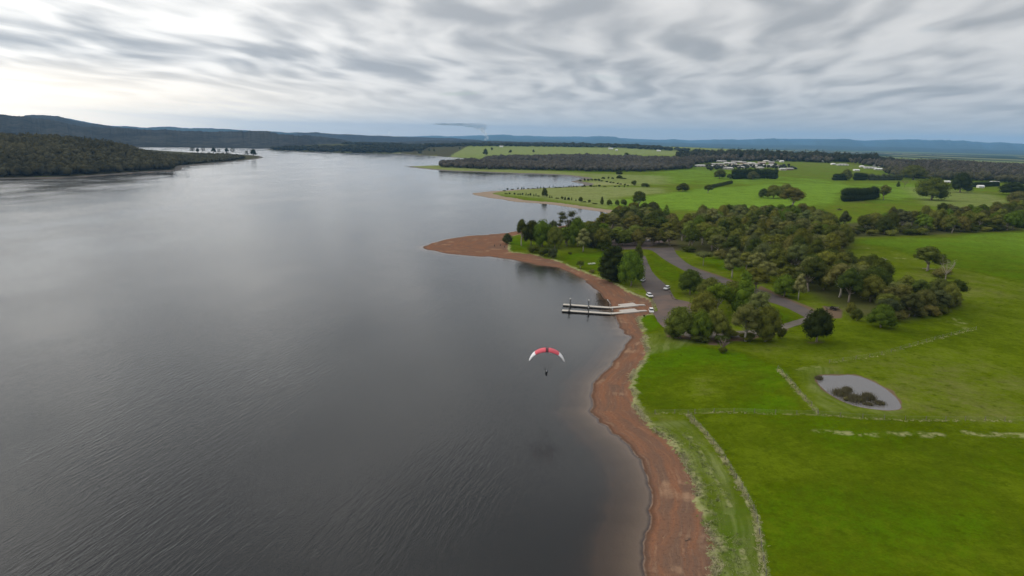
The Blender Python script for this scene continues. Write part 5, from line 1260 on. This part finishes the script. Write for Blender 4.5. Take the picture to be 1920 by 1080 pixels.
bk = smooth(bank_xy[:30], 8); cum = np.concatenate([[0], np.cumsum(np.linalg.norm(np.diff(bk, axis=0), axis=1))]); s_ = rng.uniform(0, cum[-1], 2300)
bkp = np.stack([np.interp(s_, cum, bk[:, 0]), np.interp(s_, cum, bk[:, 1])], 1); cl = np.sin(s_/5.1)+np.sin(s_/2.3+1) + rng.normal(0, .6, len(s_)); bkp = bkp[cl > 0.1]
tufts('bank_grass', 'pale tussocks hanging over the eroded red bank', bkp + np.array([0.6, 0]), (0.38, 0.35, 0.21), 0.2, 4, 0.5)
tufts('rough_grass', 'streaky rough grass between the bank and the fence', np.concatenate([along([(1225,790),(1270,826),(1320,910),(1350,1000),(1370,1080)], 260), along([(1290,812),(1315,850),(1345,905),(1370,950)], 150), along([(1386,1010),(1395,1050),(1397,1080)], 80)]), (0.24, 0.27, 0.10), 0.16, 5, 1.3)

# ------------------------------------------------------------------ pond reeds, brush, dead wood, small things
M_REED = simple_mat('reed', (0.13, 0.115, 0.06), 0.9, 0.3)
def reeds(px, py, wpx, hm, label):
    p = flat([(px, py)], Z_POND)[0]; q = metres_per_px(np.array([[p[0], p[1], Z_POND]]))[0]; r_ = np.random.default_rng(int(px)); wd = wpx*q; n = int(120 + 220*wd)
    o = thing('reed_clump', label, 'reeds', (*p, Z_POND), 0, 'reeds in the farm pond')
    X = r_.normal(0, wd*0.24, (n, 2)); X[:, 1] *= 0.9; h = hm*r_.uniform(0.5, 1.05, n); a = r_.uniform(0, 6.28, n); w_ = r_.uniform(0.05, 0.12, n); ln = r_.normal(0, 0.18, (n, 2))*h[:, None]
    V = np.stack([np.stack([X[:, 0]-np.cos(a)*w_, X[:, 1]-np.sin(a)*w_, np.full(n, -0.6)], 1), np.stack([X[:, 0]+np.cos(a)*w_, X[:, 1]+np.sin(a)*w_, np.full(n, -0.6)], 1), np.stack([X[:, 0]+ln[:, 0], X[:, 1]+ln[:, 1], h], 1)], 1).reshape(-1, 3)
    obj('stems', mesh_np('reed_stems', V, [np.arange(len(V)).reshape(-1, 3)]), M_REED, o)
    lobes = [(np.array([r_.normal(0, wd*0.2), r_.normal(0, wd*0.16), hm*0.25]), (wd*0.2, wd*0.16, hm*0.4)) for _ in range(5)]
    V, F = crown_arrays(lobes, r_, 0.3, 10, 0.85); cm = mesh_np('reed_foliage', V, F); cm.materials.append(M_LEAF); cr = obj('foliage', cm, None, o); cr.color = (0.115, 0.108, 0.045, 1)
for px, py, wpx, hm, lb in ((1578,740,30,1.8,'left reed clump on the pond islet'),(1603,750,34,1.5,'long low reed clump in the middle of the pond islet'),(1627,748,22,2.0,'tallest reed clump on the right of the pond islet'),(1648,757,18,1.0,'small reed clump at the right end of the pond islet'),(1629,759,14,0.8,'tiny reed clump below the tallest one'),(1588,733,16,1.4,'reed clump at the back of the pond islet'),(1535,711,12,1.2,'reed clump in the left corner of the pond')): reeds(px, py, wpx, hm, lb)

def bare_tree(px, py, hpx, wpx, label, mat, seed, fol=0.0):
    p = ground_at([(px, py)])[0]; q = metres_per_px(p[None])[0]; h = hpx*q; wd = wpx*q; r_ = np.random.default_rng(seed); o = thing('bare_tree', label, 'tree', tuple(p))
    bm = bmesh.new(); top = np.array([0, 0, h*0.4]); limb(bm, (0, 0, -0.4), top, 0.30, 0.2, r_, 7, 0.05); obj('trunk', bm_mesh(bm, 'trunk', True), mat, o)
    bm = bmesh.new()
    for i in range(9):
        a = i*2.4; e_ = np.array([math.cos(a)*wd*0.42*r_.uniform(.5, 1), math.sin(a)*wd*0.42*r_.uniform(.5, 1), h*r_.uniform(0.6, 1.0)]); limb(bm, top*r_.uniform(.6, 1), e_, 0.13, 0.04, r_, 5, 0.1)
        for k in range(7):
            s0 = top + (e_-top)*r_.uniform(.35, .95); d_ = r_.normal(0, 1, 3); d_[2] = abs(d_[2]); limb(bm, s0, s0 + d_*wd*0.11, 0.04, 0.015, r_, 3, 0.1, 3)
    obj('branches', bm_mesh(bm, 'branches'), mat, o); return o
M_GREYWOOD = simple_mat('dead_wood', (0.30, 0.26, 0.21), 0.85, 0.2); M_TWIG = simple_mat('twigs', (0.17, 0.12, 0.11), 0.9, 0.2)
bare_tree(1355, 660, 26, 30, 'small bare pinkish tree on the grass below the track', M_TWIG, 5)
bare_tree(1772, 528, 44, 44, 'dead pale gum with bare white limbs in the right paddock', M_GREYWOOD, 6)
bare_tree(1696, 351, 14, 20, 'grey leafless thicket tree left of the very large olive tree', M_TWIG, 7)
plant_px([(1355,662,12,18,'shrub0','dark','shrub','dark shrub at the foot of the small bare tree',S),(1765,520,18,40,'shrub1','brown','shrub','brown undergrowth around the dead pale gum',S),(1208,594,4,4,'shrub2','dark','shrub','single tiny bush on the bright lawn by the lower jetty',S)])

def log_thing(px, py, L, r_, rz, label, mat, name='fallen_log', z=0.0, twigs=3):
    p = ground_at([(px, py)])[0]; o = thing(name, label, 'log', (p[0], p[1], max(p[2], 0) + r_*0.7 + z), rz); g = np.random.default_rng(int(px))
    bm = bmesh.new(); limb(bm, (-L/2, 0, 0), (L/2, 0, 0.1), r_, r_*0.5, g, 8, 0.04, 5); obj('stem', bm_mesh(bm, 'log', True), mat, o)
    for k in range(twigs):
        bm = bmesh.new(); x_ = g.uniform(0, L*0.4); limb(bm, (x_, 0, 0.05), (x_+g.uniform(.3, 1)*L*0.2, g.normal(0, L*0.15), L*0.16*g.uniform(.4, 1)), r_*0.4, r_*0.12, g, 5); obj('branch', bm_mesh(bm, 'branch', True), mat, o)
log_thing(1656, 488, 7.5, 0.35, 0.5, 'pale fallen log lying in the upper right paddock', M_GREYWOOD)
log_thing(1742, 505, 6.5, 0.22, -0.5, 'pale broken bough under the wide dark gum', M_GREYWOOD)
log_thing(1725, 582, 7.0, 0.2, 0.8, 'thin pale log leaning out of the paddock thicket', M_GREYWOOD)
log_thing(1132, 402.5, 6.0, 0.5, 0.4, 'dark snag in the water at the end of the inlet', M_STEEL, 'snag')
log_thing(1290, 1012, 1.6, 0.06, 0.6, 'small dark stick lying on the red shore', M_BARKD, 'driftwood')
log_thing(498, 299, 9.0, 0.4, -0.9, 'dead trunk leaning into the water at the tip of the left spit', M_STEEL, 'snag')
M_CHAR = simple_mat('charred_wood', (0.035, 0.026, 0.022), 0.9, 0.4)
def brush_pile(px, py, label):
    p = ground_at([(px, py)])[0]; o = thing('brush_pile', label, 'wood pile', tuple(p)); g = np.random.default_rng(3)
    for k in range(26):
        bm = bmesh.new(); a = g.uniform(0, 3.14); L = g.uniform(1.5, 4.0); c_ = np.array([g.normal(0, 1.3), g.normal(0, 0.9), 0.15 + 1.3*g.uniform(0, 1)**1.5]); d_ = np.array([math.cos(a), math.sin(a), g.normal(0, .2)])*L/2
        limb(bm, c_-d_, c_+d_, g.uniform(.10, .22), .06, g, 5, 0.08); obj('branch', bm_mesh(bm, 'branch', True), M_CHAR if k % 7 else M_GREYWOOD, o)
brush_pile(1561, 581, 'heap of dark burnt branches by the roadside bushes')
brush_pile(1574, 394, 'heap of brown branches at the near edge of the middle paddock')

def picnic(px, py, label):
    p = ground_at([(px, py)])[0]; o = thing('picnic_table', label, 'picnic table', tuple(p), 0.5, 'picnic tables on the lakeside lawn')
    bm = bmesh.new(); box(bm, (0, 0, .75), (2.0, .8, .07)); obj('table_top', bm_mesh(bm, 'table_top', bevel=.01), M_WHITE, o)
    for y in (-.75, .75): bm = bmesh.new(); box(bm, (0, y, .45), (2.0, .28, .06)); obj('bench', bm_mesh(bm, 'bench', bevel=.01), M_WHITE, o)
    for x in (-.7, .7): bm = bmesh.new(); box(bm, (x, 0, .36), (.1, 1.5, .08)); box(bm, (x, -.3, .36), (.08, .08, .72)); box(bm, (x, .3, .36), (.081, .081, .721)); obj('leg', bm_mesh(bm, 'leg'), M_WHITE, o)
picnic(1106, 496, 'left white picnic table on the lakeside lawn'); picnic(1113, 495.5, 'right white picnic table on the lakeside lawn')
def post_sign(px, py, label):
    p = ground_at([(px, py)])[0]; o = thing('sign', label, 'sign', tuple(p)); bm = bmesh.new(); tube(bm, [(0, 0, -.3), (0, 0, 1.9)], .05, 6); obj('post', bm_mesh(bm, 'post'), M_POST, o)
    bm = bmesh.new(); box(bm, (0, -.05, 1.6), (.9, .04, .7)); obj('panel', bm_mesh(bm, 'panel', bevel=.01), M_WHITE, o)
post_sign(1360, 641, 'small white sign by the small bare tree')
# low timber kerb logs edging the apron
for i, (a_, b_, c_, d_) in enumerate(((1252,546,1257,549),(1256,550,1259,556),(1259,557,1262,561),(1262,561,1270,563))):
    P = ground_at([(a_, b_), (c_, d_)]); o = P[0]; bm = bmesh.new(); tube(bm, [(0, 0, .18), tuple(P[1]-P[0]+np.array([0, 0, .18]))], .22, 7)
    tag(obj('kerb_log', bm_mesh(bm, 'kerb_log', True), M_BARKD), 'dark log edging the %s stretch of the apron near the white car' % ['first', 'second', 'third', 'last'][i], 'log', 'logs edging the ramp apron').location = tuple(o)
# wooden stumps on the bare point
for i, (a_, b_) in enumerate(((927,462),(938,461),(946,464))):
    p = ground_at([(a_, b_)])[0]; bm = bmesh.new(); tube(bm, [(0, 0, -.3), (0.05, 0, .7), (0.02, 0, 1.3)], [.28, .22, .18], 7)
    tag(obj('stump', bm_mesh(bm, 'stump', True), M_BARKD), '%s dark stump on the bare red point' % ['left', 'middle', 'right'][i], 'stump', 'stumps on the point').location = tuple(p)
# thin posts standing in the water off the point
for i, (a_, b_) in enumerate(((933,484.5),(945,487))):
    p = flat([(a_, b_)], 0)[0]; bm = bmesh.new(); tube(bm, [(0, 0, -1), (0, 0, 1.4)], .12, 6)
    tag(obj('water_post', bm_mesh(bm, 'water_post', True), M_BARKD), '%s thin post in the water below the point' % ['left', 'right'][i], 'post', 'posts off the point').location = (*p, 0)

# ------------------------------------------------------------------ power station steam on the horizon
def plume(name, label, px_blobs, D, dens, col, seed, absorb=0.0):
    r_ = np.random.default_rng(seed); V, F, nv = [], [], 0
    ma = bpy.data.materials.new(name); ma.use_nodes = True; t = NT(ma.node_tree)
    pv = t.n('ShaderNodeVolumePrincipled'); pv.inputs['Color'].default_value = (*col, 1); pv.inputs['Density'].default_value = dens
    o_ = t.n('ShaderNodeOutputMaterial'); t.l(pv.outputs[0], o_.inputs['Volume'])
    for px, py, wx, wz in px_blobs:
        d = ray([px], [py])[0]; d = d/np.hypot(d[0], d[1]); c_ = np.array([0, 0, CAM_H]) + d*D; k = D/FPX; V0, F0 = ICO2
        V.append(V0*lump(V0, r_, 0.15)[:, None]*np.array([wx*k*0.5, wx*k*0.4, wz*k*0.5]) + c_); F.append(F0+nv); nv += len(V0)
    return tag(obj(name, mesh_np(name, np.concatenate(V), [np.concatenate(F)]), ma, None, 'stuff'), label)
plume('steam_plume', 'white steam plume rising from the plain on the horizon', [(910,262,5,8),(914,258,6,9),(911,253,8,8),(907,248,10,9),(904,243,10,9)], 12000, 1.2e-2, (0.97, 0.98, 1.0), 1)
plume('smoke_cloud', 'grey smoke cloud drifting left above the steam plume', [(906,238,18,13),(896,236,24,12),(882,235,28,8),(862,233.5,40,6),(836,233,44,4)], 12000, 4.5e-3, (0.35, 0.42, 0.5), 2)
plume('small_steam_plume', 'faint small steam puff above the low blue hills', [(731,250,7,6),(728,246,8,5)], 12000, 3e-3, (0.9, 0.93, 0.97), 3)
